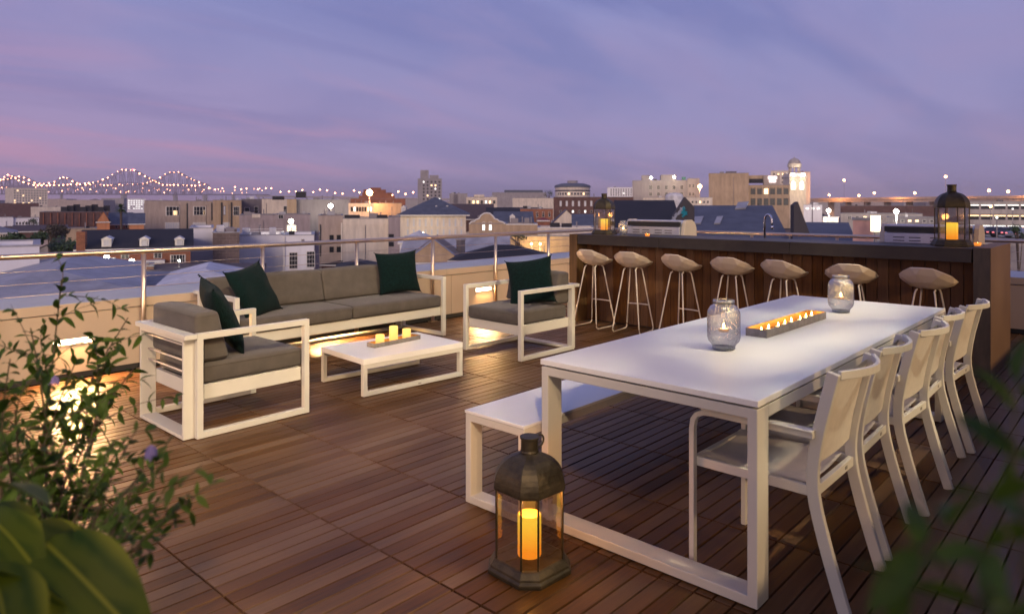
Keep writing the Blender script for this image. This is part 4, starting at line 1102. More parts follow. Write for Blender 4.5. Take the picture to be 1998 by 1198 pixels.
b.win(564, 492, 581, 525, 1, 1, (3, 4)); b.win(598, 490, 614.5, 522, 1, 1, (3, 4)); b.add('wall_vent', M_GREYMET, 588, 467, 594, 472, -0.1, -0.01); b.add('wall_vent', M_GREYMET, 556, 472, 560, 477, -0.1, -0.01)
b.add('gutter_pipe', M_TRIM, 554, 462, 556, 545, -0.2, -0.02); b.add('water_box', RF['black'], 563, 452, 574, 460, 1, 2.2)
Bld('white_building', 'narrow mauve party wall right of the white house front', (613, 93), (623, 94), 459, 12, 'mauve', roofm='grey')
lamp_at('floodlight_lamp', 'bright lamp on a pale pillar above the white building roof', 568, 432, 104, 0.34, M_LAMPW, 500, (1, .88, .62))
Bld('light_pillar', 'pale lit masonry pillar below the bright rooftop lamp', (560, 106), (578, 106), 440, 2, 'cream', roofm='grey')
b = Bld('taupe_building', 'dark taupe building with two columns of windows behind the sofa', (621, 128), (669, 127), 421, 14, 'taupe', roofm='grey')
b.win(640, 457, 668, 474, 2, 1, (1, 2), M_BLACK, fy=.8); b.win(640, 480, 668, 494, 2, 1, (1, 2), M_BLACK, fy=.8); b.win(640, 512, 668, 531, 2, 1, (1, 2), M_BLACK, fy=.8)
b.add('downpipe', M_TRIM, 665.5, 435, 668, 530, -0.25, -0.05); b.add('downpipe', M_BLACK, 624, 438, 626, 500, -0.25, -0.05)
b = Bld('taupe_building', 'pale beige blank wall building with dark parapet vents behind the sofa', (669, 122), (758, 121), 427, 14, 'cream', roofm='grey')
b.add('roof_unit', RF['black'], 672, 420, 701, 428, 0.5, 3); b.add('roof_unit', RF['black'], 735, 420, 756, 426, 1, 3)
b.win(757, 457, 757.5, 466)
b = Bld('taupe_building', 'mauve end wall with three small black windows', (757.5, 121.5), (781, 122), 424, 13, 'mauve', roofm='grey')
for yy in (457, 472, 508): b.win(758.5, yy, 768.5, yy + 9, 1, 1, (1, 1), M_BLACK)
Bld('dark_hip_house', 'small dark hipped roof in front of the beige wall', (655, 80), (742, 80), 526, 8, 'dkgrey', roof='hip', roofm='black', yr=510)
# second row behind
b = Bld('apartment_building', 'large taupe apartment building with lit four pane windows left of centre', (281, 205), (367, 200), 392, 22, 'taupe', roofm='grey')
b.win(323, 403, 351, 421.5, 1, 1, (4, 2), pane=M_PANE); b.win(338, 411, 346, 420, 1, 1, (1, 1), pane=M_LITW); b.win(322, 434, 351, 453, 1, 1, (6, 2), pane=M_SHUT); b.add('downpipe', M_BLACK, 364, 397, 367, 456, -0.35, -0.05)
b = Bld('apartment_building', 'taupe apartment wing with a yellow lit window corner', (367.2, 204), (415, 202), 392.5, 20, 'taupe', roofm='grey')
b.win(377, 403, 402, 420.5, 1, 1, (4, 2)); b.win(397, 410, 402, 420, 1, 1, (1, 1), pane=M_LITW); b.win(376, 434, 402, 449, 1, 1, (6, 2), pane=M_SHUT); b.add('downpipe', M_BLACK, 412, 396, 414.5, 430, -0.35, -0.05)
b = Bld('apartment_building', 'tan apartment wing with tall narrow windows and downpipes', (415.2, 200), (471, 199), 391, 18, 'tan', roofm='grey')
b.win(436, 402, 440, 420, 1, 1, (1, 2), M_BLACK, pane=M_SHUT); b.win(455, 403, 467, 421, 1, 1, (3, 2)); b.add('downpipe', M_BLACK, 431, 395, 433.5, 446, -0.35, -0.05); b.add('downpipe', M_BLACK, 450, 395, 452.5, 446, -0.35, -0.05); b.win(435, 434, 448, 447, 1, 1, (3, 1), pane=M_SHUT)
b = Bld('apartment_building', 'recessed dark taupe block with two small windows', (471, 214), (511, 213), 389, 14, 'dkgrey', roofm='grey')
b.win(477, 405, 487, 417, 1, 1, (1, 1), pane=M_PANE); b.win(496, 403, 504, 417, 1, 1, (1, 2))
b = Bld('apartment_building', 'cream block with shaded window right of the recessed wing', (511, 196), (561, 195), 388.5, 16, 'cream', roofm='grey')
b.win(553, 402, 560, 418, 1, 1, (2, 2))
b = Bld('parapet_building', 'mauve low building in front of the apartment wings', (467, 150), (536, 149), 420, 14, 'mauve', roofm='grey'); b.add('parapet_block', WL['cream'], 492, 418, 508, 425, -0.2, 0.3)
b = Bld('parapet_building', 'dark mauve low building with square windows beneath the cream block', (536, 152), (605, 151), 419, 14, 'mauve', roofm='grey'); b.win(543, 419.5, 553, 427, 1, 1, (2, 1)); 
b = Bld('grey_building', 'broad grey building with a black roof tank lit by a bright lamp', (578, 178), (680, 176), 390, 18, 'grey', roofm='grey')
b.add('water_tank', RF['black'], 576, 374, 595, 386, 2, 6); b.add('roof_unit', M_GREYMET, 610, 386, 620, 390, 3, 5); b.add('penthouse', RF['black'], 528, 383, 550, 390, 4, 7); 
b = Bld('grey_building', 'tan corner pier at the left end of the grey building', (560, 176), (578.5, 175), 389, 16, 'tan', roofm='grey')
lamp_at('floodlight_lamp', 'bright white lamp on the grey building wall', 645, 402, 172, 0.55, M_LAMPW, 900, (1, .88, .62))
b = Bld('stepped_building', 'orange brick building with stepped gable behind the starry lamp', (684, 290), (791, 285), 388, 22, 'redbrick', roofm='brown')
for k, (a0, a1, yt) in enumerate(((700, 770, 382), (706, 764, 376), (708, 752, 370), (722, 742, 366))): b.add('gable_step', WL['redbrick'], a0, yt, a1, yt + 7, 1 + k, 6 + k)
b = Bld('cream_building', 'cream low building with a ribbon of lit windows below the brick gable', (680, 262), (729, 260), 397, 16, 'cream', roofm='pale'); b.win(684, 404, 726, 413, 8, 1, (1, 1), M_BLACK, lit=.5, fx=.8, fy=1)
b = Bld('tan_building', 'tan low block right of the ribbon windows', (729, 255), (784, 255), 397, 15, 'tan', roofm='grey')
lamp_at('street_lamp', 'large orange starry lamp in front of the stepped brick gable', 721, 376, 250, 1.1, emis('orange_flood', (1, .62, .26), 50), 9000, (1, .5, .22), soft=1.5)
b = Bld('tower_building', 'tall pale grey apartment tower with a few lit windows', (815, 520), (862, 540), 349, 18, 'grey', roofm='grey')
b.win(823, 352, 861, 392, 5, 6, (1, 1), M_BLACK, lit=.22, fx=.42, fy=.5); b.add('penthouse', WL['grey'], 820, 332, 836, 350, 3, 10); b.add('roof_parapet', WL['grey'], 838, 342, 856, 350, 3, 9)
b = Bld('slate_roof_house', 'large cream building with slate hipped roof and small dormers', (781, 165), (909, 160), 419.5, 26, 'cream', roof='hip', roofm='slate', yr=385, over=1.0)
b.win(790, 424, 906, 445, 10, 1, (2, 3), fx=.33, fy=.75, pane=M_SHUT); b.win(790, 446, 906, 460, 10, 1, (2, 3), fx=.33, fy=.8, pane=M_SHUT)
for px in (775 + 10, 850, 872): b.dormer(px, 401, 418, 1.1, 3.0)
lamp_at('wall_lamp', 'warm lamp lighting the front of the slate roofed building', 825, 455, 158, 0.22, M_LAMPW, 900, (1, .8, .5), zb=-8)
Bld('domed_roof_building', 'pale blue vaulted metal roof in front of the slate roofed building', (780, 92), (850, 92), 473, 8, 'white', roof='hip', roofm='white', yr=452)
b = Bld('gable_house', 'long white metal roof running behind the two brown gables', (783, 74), (990, 80), 505, 9, 'taupe', roof='side', roofm='pale', yr=462)
b = Bld('gable_house', 'brown shingled gable house behind the right sofa pillow', (790, 62), (903, 60), 512, 8, 'tan', roof='front', roofm='tanr', rise=2.1)
b = Bld('gable_house', 'black hipped roof beyond the railing beside the bar', (880, 58), (1075, 60), 508, 7, 'dkgrey', roof='hip', roofm='black', yr=479)
b = Bld('gable_house', 'small brown gable behind the black hipped roof', (962, 90), (1018, 90), 484, 8, 'tan', roof='front', roofm='tanr', rise=1.7)
o = empty('chimney', W2(899, 68) + (GZ,), 0, 'dark square chimney between two brown roofs', 'chimney'); MB().box(-.3, .3, -.3, .3, 0, ZP(469, 68) - GZ).build('stack', WL['dkgrey'], o); MB().box(-.36, .36, -.36, .36, ZP(469, 68) - GZ + .002, ZP(468, 68) - GZ + .1).build('cap', WL['grey'], o)
# mission style gable
b = Bld('mission_house', 'beige mission style house with a white edged curved gable and two lit windows', (915, 112), (987, 112), 437, 10, 'tan', roofm='grey')
cv = []
zs = lambda y: ZP(y, 112) - GZ
for px, y in [(916, 437), (920, 433), (926, 432), (928, 429), (935, 427), (938, 421), (944, 417), (950, 416), (956, 417), (961, 421), (965, 427), (971, 429), (974, 432), (980, 433), (986, 437)]:
    cv.append((b.ud(px)[0], zs(y)))
n = len(cv); v = [(u, -0.05, z) for u, z in cv] + [(u, 0.34, z) for u, z in cv]; v += [(cv[0][0], -0.05, zs(439)), (cv[-1][0], -0.05, zs(439)), (cv[0][0], .34, zs(439)), (cv[-1][0], .34, zs(439))]
MB().raw(v, [tuple(range(n)) + (2 * n + 1, 2 * n), tuple(range(2 * n - 1, n - 1, -1)) + (2 * n + 2, 2 * n + 3)] + [(k, k + 1, n + k + 1, n + k) for k in range(n - 1)]).build('curved_gable', WL['tan'], b.root)
MB().tube([(u, -0.06, z) for u, z in cv], 0.13, 6).build('gable_trim', M_TRIM, b.root)
b.win(941, 433, 946.5, 450, 1, 1, (1, 2), pane=M_LITC); b.win(954, 433, 959.5, 450, 1, 1, (1, 2), pane=M_LITC)
b = Bld('mission_wing', 'long beige wing with white coping right of the curved gable', (987, 112), (1049, 114), 438, 9, 'tan', roofm='grey'); b.add('coping_band', M_TRIM, 987, 437, 1049, 439, -0.12, 0)
b = Bld('mission_wing', 'pale low wing with air conditioners left of the bar lantern', (1049, 108), (1166, 112), 445, 9, 'cream', roofm='white'); b.add('coping_band', M_TRIM, 1049, 444, 1166, 446, -0.12, 0)
b.add('air_conditioner', RF['black'], 1074, 436, 1092, 444, 2, 3.5); b.add('air_conditioner', RF['black'], 1097, 437, 1117, 445, 2, 3.5)
b = Bld('gable_house', 'cream gable house with dark roof left of the bar lantern', (1078, 150), (1133, 148), 437, 14, 'cream', roof='front', roofm='slate', rise=3.0)
b = Bld('gable_house', 'dark slate side roof next to the cream gable', (1118, 142), (1165, 142), 440, 10, 'white', roof='side', roofm='slate', yr=418)
b = Bld('gable_house', 'dark slate roof with a small red dormer', (965, 165), (1040, 163), 436, 12, 'redbrick', roof='side', roofm='slate', yr=413); b.dormer(1000, 418, 436, 1.2, -.2)
b = Bld('gable_house', 'small crimson walled house beside the white wing', (1050, 150), (1070, 150), 430, 7, 'redbrick', roof='hip', roofm='red', yr=425)
b = Bld('garden_wall', 'yellow lit garden wall with grasses between the rail posts', (985, 92), (1160, 96), 462, 0.6, 'tan', roofm='grey', cat='wall')
lamp_at('uplight', 'left of two yellow uplights on the garden wall', 1037, 476, 89, 0.16, M_LAMPO, 500, (1, .7, .3), zb=-8); lamp_at('uplight', 'right of two yellow uplights on the garden wall', 1054, 476, 89, 0.16, M_LAMPO, 500, (1, .7, .3), zb=-8)
# dark roofs in the middle distance
b = Bld('long_roof_building', 'long dark brown roofed building right of the slate roof', (872, 230), (962, 225), 428, 22, 'brick', roof='side', roofm='brown', yr=398)
b = Bld('long_roof_building', 'black roofed terrace behind the mission gable', (950, 200), (1062, 200), 430, 18, 'brick', roof='side', roofm='black', yr=405)
b = Bld('brick_building', 'small brown brick building with dim windows', (1015, 185), (1079, 183), 408, 12, 'redbrick', roofm='brown'); b.win(1018, 412, 1078, 425, 5, 1, (1, 2), fx=.35, fy=.8, lit=.2)
b = Bld('brick_building', 'long dark brick building with a row of lit windows left of the lantern', (1080, 230), (1236, 226), 385, 20, 'brick', roofm='brown')
b.win(1088, 391, 1232, 404, 12, 1, (2, 2), fx=.33, fy=.8, pane=M_SHUT, lit=0); b.win(1088, 408, 1232, 418, 12, 1, (1, 1), fx=.3, fy=.5, lit=.5, litm=M_LITC)
b = Bld('flat_building', 'pale grey flat building with a dark core behind the cream building', (877, 420), (912, 420), 378, 14, 'grey', roofm='grey'); b.add('core', WL['dkgrey'], 885, 380, 893, 397, -.3, .2)
b = Bld('cream_building', 'cream building with raised middle parapet and dark window row', (910, 340), (970, 338), 385, 16, 'cream', roofm='grey'); b.add('raised_parapet', WL['cream'], 925, 380, 945, 386, 0, .5); b.win(912, 390, 968, 399, 7, 1, (1, 1), M_BLACK, fx=.55, fy=.7, lit=.15)
b = Bld('long_roof_building', 'long grey building with blue grey roof near the rounded building', (960, 600), (1066, 590), 376, 30, 'grey', roofm='slate'); b.add('upper_storey', RF['slate'], 985, 371, 1060, 377, 6, 24)
b = Bld('flat_building', 'pale flat building below the long grey roof', (1000, 420), (1080, 418), 387, 18, 'cream', roofm='pale')
tree('dark tree clump left of the rounded building', 1070, 520, 370, 386, 24, M_LEAFDK, 5, 200)
# rounded building
cx_, cy_ = W2(1117, 700); rb_ = empty('rounded_building', (cx_, cy_, GZ), 0, 'round fronted cream building with a dark curved roof and small penthouse', 'building'); sc_ = 700 / FPX
zt = lambda y: ZP(y, 700) - GZ
MB().lathe([(34 * sc_, 0), (34 * sc_, zt(366))], 40).build('wall', WL['cream'], rb_)
MB().lathe([(36 * sc_, zt(366)), (34 * sc_, zt(362)), (22 * sc_, zt(358.5)), (0.001, zt(358))], 40).build('roof', RF['slate'], rb_)
MB().lathe([(10 * sc_, zt(359)), (10 * sc_, zt(353)), (0.001, zt(352.5))], 20).build('penthouse', WL['grey'], rb_)
MB().lathe([(34.3 * sc_, zt(374)), (34.3 * sc_, zt(371.5))], 40).build('window_band', M_PANE, rb_)
for k in range(14):
    an = R(180 + 47.5 - 65 + k * 10); o = bpy.data.objects.new('window', wmesh(1, 1, M_TRIM, M_LITW if k in (4, 9) else M_PANE)); link(o, rb_)
    o.location = (34.4 * sc_ * math.cos(an), 34.4 * sc_ * math.sin(an), zt(381)); o.rotation_euler = (0, 0, an + PI / 2); o.scale = (2.0, 1, 2.2)
# right of centre
b = Bld('grid_building', 'white grid fronted office block left of the grey building', (1185, 520), (1235, 515), 366, 20, 'white', roofm='grey'); b.win(1190, 368, 1234, 383, 9, 4, (1, 1), M_TRIM, fx=.6, fy=.6, lit=.05)
b = Bld('grey_building', 'wide grey hotel block with two rooftop penthouses', (1234, 330), (1341, 325), 353, 26, 'grey', roofm='grey')
b.add('penthouse', WL['grey'], 1252, 342, 1268, 354, 3, 12); b.add('penthouse', WL['grey'], 1290, 341, 1320, 354, 2, 14); b.win(1262, 360, 1338, 372, 5, 1, (2, 2), fx=.45, fy=.7); b.win(1262, 374, 1338, 384, 5, 1, (2, 2), fx=.45, fy=.7, lit=.1)
b = Bld('grey_building', 'lighter right end of the grey hotel block', (1341, 324), (1365, 332), 349, 20, 'concrete', roofm='grey'); b.win(1343, 358, 1356, 368, 2, 1, (1, 2)); b.win(1343, 374, 1356, 384, 2, 1, (1, 2)); b.add('green_tank', mat('green_tank', (0.02, 0.14, 0.12), .5), 1330, 345, 1338, 351, 3, 6)
lamp_at('roof_lamp', 'left rooftop lamp on the grey hotel block', 1270.5, 347, 322, 0.55, M_LAMPW, 700, (1, .8, .5), zb=10); lamp_at('roof_lamp', 'right rooftop lamp on the grey hotel block', 1315, 346, 322, 0.55, M_LAMPW, 700, (1, .8, .5), zb=10)
b = Bld('flat_building', 'long cream low roofed building behind the dark slate roofs', (1255, 240), (1390, 236), 386, 14, 'cream', roofm='pale'); b.win(1340, 391, 1385, 398, 6, 1, (1, 1), lit=.4, fx=.5)
o = empty('roof_dome', W2(1316, 236) + (GZ,), 0, 'small white rounded skylight shed on the low roof', 'shed'); MB().lathe([(3, 0), (3, ZP(384, 236) - GZ), (2.6, ZP(379, 236) - GZ), (1.4, ZP(377, 236) - GZ), (0.01, ZP(376.5, 236) - GZ)], 20).build('shell', RF['white'], o)
lamp_at('street_lamp', 'orange street lamp between the grey hotel and the tan hotel', 1365.5, 364, 300, 0.9, M_LAMPO, 9000, (1, .5, .2))
b = Bld('tan_hotel', 'tall tan building with a blank windowless side wall', (1383, 250), (1461, 246), 339, 24, 'tan', roofm='brown'); b.add('roof_plant', WL['dkgrey'], 1417, 334, 1438, 340, 3, 10)
b = Bld('tan_hotel', 'tan building front with two rows of large windows and a lit white sign', (1461, 250), (1541, 262), 362, 22, 'tan', roofm='brown')
b.win(1463, 366, 1540, 380, 6, 1, (2, 1), M_BLACK, fx=.74, fy=.95, lit=.2, litm=M_LITW, pane=M_PANE); b.win(1463, 387, 1540, 401, 6, 1, (2, 1), M_BLACK, fx=.74, fy=.95, lit=.12, litm=M_LITW)
b.add('upper_storey', WL['tan'], 1437, 342, 1490, 356, 3, 12); b.add('upper_storey', WL['taupe'], 1490, 342, 1522, 363, 1.0, 12); b.add('roof_plant', RF['black'], 1462, 349, 1489, 356, 1.5, 2.9)
# illegible two line lit sign: rows of small glowing letter blocks
a_, b2_, z0_, z1_ = b.rect(1499, 345, 1516, 350.5); m = MB()
for row, (y0_, y1_, n_) in enumerate(((345.2, 350.2, 8), (351.6, 356.6, 6))):
    z0_, z1_ = ZP(y1_, 252) - GZ, ZP(y0_, 252) - GZ; pad = 0.0 if row == 0 else 0.35; wd = (b2_ - a_ - 2 * pad) / n_
    for k in range(n_):
        x0_ = a_ + pad + k * wd
        m.box(x0_ + wd * .08, x0_ + wd * .30, 0.80, 0.9, z0_, z1_); m.box(x0_ + wd * .62, x0_ + wd * .84, 0.80, 0.9, z0_, z1_); 
        zm = (z0_ + z1_) / 2; m.box(x0_ + wd * .302, x0_ + wd * .618, 0.80, 0.9, zm - .1, zm + .1)
        if k % 2: m.box(x0_ + wd * .302, x0_ + wd * .618, 0.80, 0.9, z1_ - .18, z1_)
m.build('illuminated_lettering', emis('sign_white', (1, .93, .98), 4), b.root)
Bld('pale_tower', 'pale blank tower behind the clock tower', (1560, 520), (1581, 520), 336, 16, 'cream', roofm='grey', ztop=None)
b = Bld('pale_tower', 'cream stepped building with small lamps left of the clock tower', (1504, 480), (1541, 480), 334, 16, 'cream', roofm='grey'); b.win(1506, 336, 1540, 360, 4, 3, (1, 1), M_BLACK, fx=.4, fy=.4, lit=.4)
# clock tower
tx, ty = W2(1550, 400); ctw = empty('clock_tower', (tx, ty, GZ), math.atan2(-CA, SA) , 'floodlit cream tower with arched belfry openings and a small dome', 'tower')
s4 = 400 / FPX; z4 = lambda y: ZP(y, 400) - GZ; hw = 16 * s4
MB().box(-hw, hw, -hw, hw, 0, z4(346)).build('shaft', WL['cream'], ctw)
MB().box(-hw - .5, hw + .5, -hw - .5, hw + .5, z4(346) + .01, z4(344)).build('cornice', M_TRIM, ctw)
MB().ring('xy', -hw, hw, -hw, hw, .4, z4(344) + .01, z4(339)).build('balustrade', WL['cream'], ctw)
MB().box(-hw - .2, hw + .2, -hw - .2, hw + .2, z4(372), z4(371)).build('string_course', M_TRIM, ctw)
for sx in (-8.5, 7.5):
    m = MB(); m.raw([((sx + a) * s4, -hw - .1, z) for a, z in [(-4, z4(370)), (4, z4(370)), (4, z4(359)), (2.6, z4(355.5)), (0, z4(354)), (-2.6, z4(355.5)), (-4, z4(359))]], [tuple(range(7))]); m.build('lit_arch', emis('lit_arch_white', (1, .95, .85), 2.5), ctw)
for k in range(8):
    an = R(22.5 + 45 * k); MB().tube([(9.5 * s4 * math.cos(an), 9.5 * s4 * math.sin(an), z4(339)), (9.5 * s4 * math.cos(an), 9.5 * s4 * math.sin(an), z4(327))], 1.6 * s4, 8).build('column', WL['cream'], ctw, smooth=True)
MB().lathe([(0.01, z4(327)), (12.5 * s4, z4(327)), (13 * s4, z4(320)), (0.01, z4(320))], 24).build('belfry_drum', WL['cream'], ctw)
MB().lathe([(11.8 * s4, z4(320)), (11 * s4, z4(316)), (8 * s4, z4(312)), (4 * s4, z4(309.5)), (0.9 * s4, z4(308.6)), (0.5 * s4, z4(306)), (0.01, z4(306))], 24).build('dome', WL['concrete'], ctw, smooth=True)
for sx in (-9, 9):
    m = MB(); m.lathe([(0.01, z4(344)), (1.0, z4(343)), (0.01, z4(340))], 8, sx * s4, -hw - .6); m.build('lamp', M_LAMPW, ctw)
    dd = bpy.data.lights.new('tower_glow', 'POINT'); dd.energy = 1500; dd.color = (1, .80, .48); dd.shadow_soft_size = .5; q = link(bpy.data.objects.new('tower_glow', dd), ctw); q.location = (sx * s4 * 1.2, -hw - 9, z4(366))
# dark slate roofs behind the bar
def stone_gable(label, px, d, yp, px0, y0, px1, y1, wall, th=0.5):
    x, y = W2(px, d); root = empty('gable_wall', (x, y, GZ), math.atan2(-CA, SA), label, 'wall')
    k = d / FPX; m = MB(); pts = [((px0 - px) * k, ZP(y0, d) - GZ), (0, ZP(yp, d) - GZ), ((px1 - px) * k, ZP(y1, d) - GZ), ((px1 - px) * k, 0), ((px0 - px) * k, 0)]
    m.raw([(a, 0, z) for a, z in pts] + [(a, th, z) for a, z in pts], [(0, 1, 2, 3, 4), (9, 8, 7, 6, 5)] + [(q, (q + 1) % 5, 5 + (q + 1) % 5, 5 + q) for q in range(5)]); m.build('wall', wall, root)
    return root
def big_roof(label, p0, p1, ye, yr, depth, rm, cat='building', wall='brick'):
    d0 = p0[1]; ze = ZP(ye, d0); return Bld('slate_roof_building', label, p0, p1, ye, depth * 2, wall, roof='side', roofm=rm, rise=ZP(yr, d0 + depth) - ze, over=.1)
b1 = big_roof('steep black roof behind the small bar lantern and grill', (1200, 52), (1335, 52), 470, 391, 10, 'black')
b2 = big_roof('long dark slate roof with three skylights behind the bar tap', (1330, 48), (1545, 48), 480, 401, 11, 'slate')
for (x0_, y0_, x1_, y1_) in ((1437, 405, 1459, 417), (1353, 428, 1371, 441), (1396, 430, 1409, 443)):
    # skylights lie in the slope of the roof
    def on_slope(px, py):
        a, dd_ = b2.ud(px); Z = b2.zt; D = b2.dep; rise = ZP(401, 59) - ZP(480, 48)
        rr = (px - CX) / FPX; best = None
        lo, hi = 0.0, D / 2
        for _ in range(40):
            mid = (lo + hi) / 2; dd = b2.d0 + mid; z = Z + GZ + rise * mid / (D / 2); yy = HY + FPX * (EYE - z) / dd
            if yy > py: lo = mid
            else: hi = mid
        w = W2(px, b2.d0 + lo); loc = Vector((w[0] - b2.A.x, w[1] - b2.A.y)); return loc.dot(b2.u), loc.dot(b2.n), Z + rise * loc.dot(b2.n) / (D / 2)
    P4 = [on_slope(x0_ - 3, y1_), on_slope(x1_ - 4, y1_), on_slope(x1_ + 2, y0_), on_slope(x0_ + 3, y0_)]
    up = Vector((0, -0.5, 0.85)) * 0.12
    m = MB(); m.raw([tuple(Vector(p) - up * .2) for p in P4] + [tuple(Vector(p) + up) for p in P4], [(4, 5, 6, 7), (0, 1, 5, 4), (1, 2, 6, 5), (2, 3, 7, 6), (3, 0, 4, 7)]); m.build('skylight', RF['pale'], b2.root)
sg = stone_gable('dark parapet gable with graffiti between the black and slate roofs', 1337, 50, 385, 1312, 424, 1355, 404, WL['char'])
k50 = 50 / FPX
M_TEALP = mat('teal_spray_paint', (0.02, 0.24, 0.30), .7, var=.3, scale=4); M_WHTP = mat('white_spray_paint', (0.36, 0.37, 0.42), .7, var=.3, scale=4)
m = MB()
rg = random.Random(11)
for k in range(9):
    t = k / 8; cx0 = (1313 + t * 20 - 1337) * k50; zc = ZP(430 - t * 26, 50) - GZ
    pts = [(cx0 + rg.uniform(-.16, .16), -0.03, zc + rg.uniform(-.22, .22)) for _ in range(4)]
    m.tube(pts, 0.055, 4)
m.build('graffiti', M_WHTP, sg)
m = MB()
for k in range(6): m.tube([((1334 + rg.uniform(-4, 6) - 1337) * k50, -0.05, ZP(402 + rg.uniform(0, 22), 50) - GZ) for _ in range(3)], 0.08, 4)
m.build('graffiti', M_TEALP, sg)
stone_gable('rough stone gable at the right end of the slate roof', 1557, 46, 394, 1549, 401, 1580, 456, WL['char'], .6)
big_roof('lower dark slate roof left of the pink chimney wall', (1550, 44), (1668, 44), 470, 433, 7, 'slate')
b = Bld('chimney_wall', 'pink masonry stack between the slate roof and the right grill', (1664, 40), (1704, 40), 430, 3, 'pink', roofm='brown', parapet=.2)
o = empty('light_box', W2(1708.5, 38) + (GZ,), math.atan2(-CA, SA), 'glowing cream lamp box on a post beside the pink stack', 'lamp'); zz0, zz1 = ZP(452, 38) - GZ, ZP(421, 38) - GZ
MB().box(-.18, .18, -.18, .18, zz0, zz1).build('glowing_shade', emis('cream_lamp_shade', (1, .82, .5), 3.0), o); MB().box(-.06, .06, -.06, .06, 0, zz0 - .002).build('post', M_GREYMET, o)
tree('green tree behind the small bar lantern', 1212, 95, 394, 425, 44, M_LEAFDK, 8)
tree('low green shrubbery behind the rail post near the bar', 1008, 84, 452, 470, 44, M_LEAFDK, 9, 300)
# left middle distance
b = Bld('pale_apartments', 'pale beige apartment block with small lit windows under the bridge', (10, 900), (93, 890), 367, 40, 'cream', roofm='grey'); b.win(26, 370, 92, 399, 12, 6, (1, 1), M_TRIM, lit=.13, fx=.55, fy=.5, litm=M_LITW); 
Bld('wharf_shed', 'long low brown shed at the far left', (-80, 520), (76, 500), 397, 30, 'brick', roofm='brown'); Bld('wharf_shed', 'pale low shed left of the dark brick terrace', (60, 470), (130, 465), 404, 26, 'cream', roofm='pale')
b = Bld('brick_terrace', 'long dark brick building with jagged black roofs left of the orange house', (77, 260), (216, 252), 414, 22, 'brick', roofm='black'); 
for k in range(8): b.add('roof_ridge', RF['black'], 118 + k * 12, 404 - (k % 3) * 2.5, 131 + k * 12, 415, 1 + k % 3, 8)
for k in range(9): b.add('pilaster', WL['redbrick'], 84 + k * 14, 416, 86 + k * 14, 441, -0.4, -.01)
b = Bld('orange_house', 'orange gabled house with a slate roof beside the palm', (189, 178), (214, 176), 433, 12, 'orange', roof='front', roofm='slate', rise=2.8)
b = Bld('orange_house', 'brick house with dark slate roof behind the palm tree', (213, 186), (258, 184), 438, 12, 'redbrick', roof='side', roofm='slate', yr=415); b.win(222, 439, 252, 446, 3, 1, (1, 1), fx=.5)
b = Bld('orange_house', 'second slate roofed house between palm and apartment building', (252, 176), (281, 175), 437, 12, 'orange', roof='side', roofm='slate', yr=416)
b = Bld('yellow_house', 'low yellow lit wall in front of the brick terrace', (128, 150), (189, 148), 447, 8, 'tan', roofm='grey')
b = Bld('brown_roof_house', 'dark brown roofs below the brick terrace', (24, 170), (130, 165), 452, 14, 'brick', roof='side', roofm='brown', yr=440)
b = Bld('white_house', 'small white building with dark openings at the left edge', (-30, 230), (26, 226), 425, 12, 'white', roofm='grey'); b = Bld('white_house', 'white columned low building beside a bright green tree', (26, 235), (76, 232), 426, 12, 'white', roofm='grey'); b.win(30, 432, 60, 440, 5, 1, (1, 1), M_TRIM)
b = Bld('white_house', 'cream house with rounded arches at the left edge', (-40, 110), (31, 108), 455, 10, 'cream', roof='hip', roofm='grey', yr=443); b.win(0, 457, 30, 464, 6, 1, (1, 1), M_TRIM, fx=.6)
tree('bright green tree beside the white columned building', 62, 215, 424, 440, 30, M_LEAFDK, 12, 260)
for k, (px, d, yt, yb, w, m_) in enumerate(((58, 88, 452, 492, 92, M_LEAFDK), (120, 92, 458, 500, 76, M_LEAFDK), (96, 112, 436, 470, 70, M_LEAFBR), (18, 96, 465, 495, 60, M_LEAFDK), (150, 96, 468, 505, 48, M_LEAFDK))):
    tree(['large leafy green tree behind the left roofs', 'green tree in front of the black mansard building', 'bare brown branching tree above the green trees', 'green tree at the far left edge', 'green tree against the brick gable wall'][k], px, d, yt, yb, w, m_, 20 + k, 700)
# palm
px_, py_ = W2(236, 150); pr = empty('palm_tree', (px_, py_, GZ), 0, 'fan palm standing in front of the orange and slate roofed houses', 'tree'); hz = ZP(407, 150) - GZ; s5 = 150 / FPX
MB().tube([(0, 0, 0), (0.1, 0, hz * .6), (0, 0, hz)], [.3, .26, .22], 8).build('trunk', M_BARK, pr)
rr = random.Random(4); m = MB()
for k in range(60):
    a = rr.uniform(0, 6.28); e = rr.uniform(-.9, 1.3); dv = Vector((math.cos(a) * math.cos(e), math.sin(a) * math.cos(e), math.sin(e))); Lf = rr.uniform(10, 17) * s5
    p = Vector((0, 0, hz)); mid = p + dv * Lf * .55; tip = p + dv * Lf + Vector((0, 0, -Lf * .3)); sd = dv.cross(Vector((0, 0, 1))); sd = sd.normalized() * Lf * .10
    m.quad(p, mid - sd, tip, mid + sd)
m.build('fronds', M_LEAFDK, pr)
# bright white office lights under the bridge
b = Bld('lit_building', 'distant white lit office block below the bridge', (248, 800), (284, 800), 388, 20, 'white', roofm='grey'); b.win(249, 390, 284, 409, 7, 5, (1, 1), M_TRIM, lit=.8, litm=M_LITC, fx=.6, fy=.4)
b = Bld('arena_building', 'low domed pale building on the far horizon', (155, 1000), (215, 1000), 394, 40, 'taupe', roof='hip', roofm='tanr', yr=388)
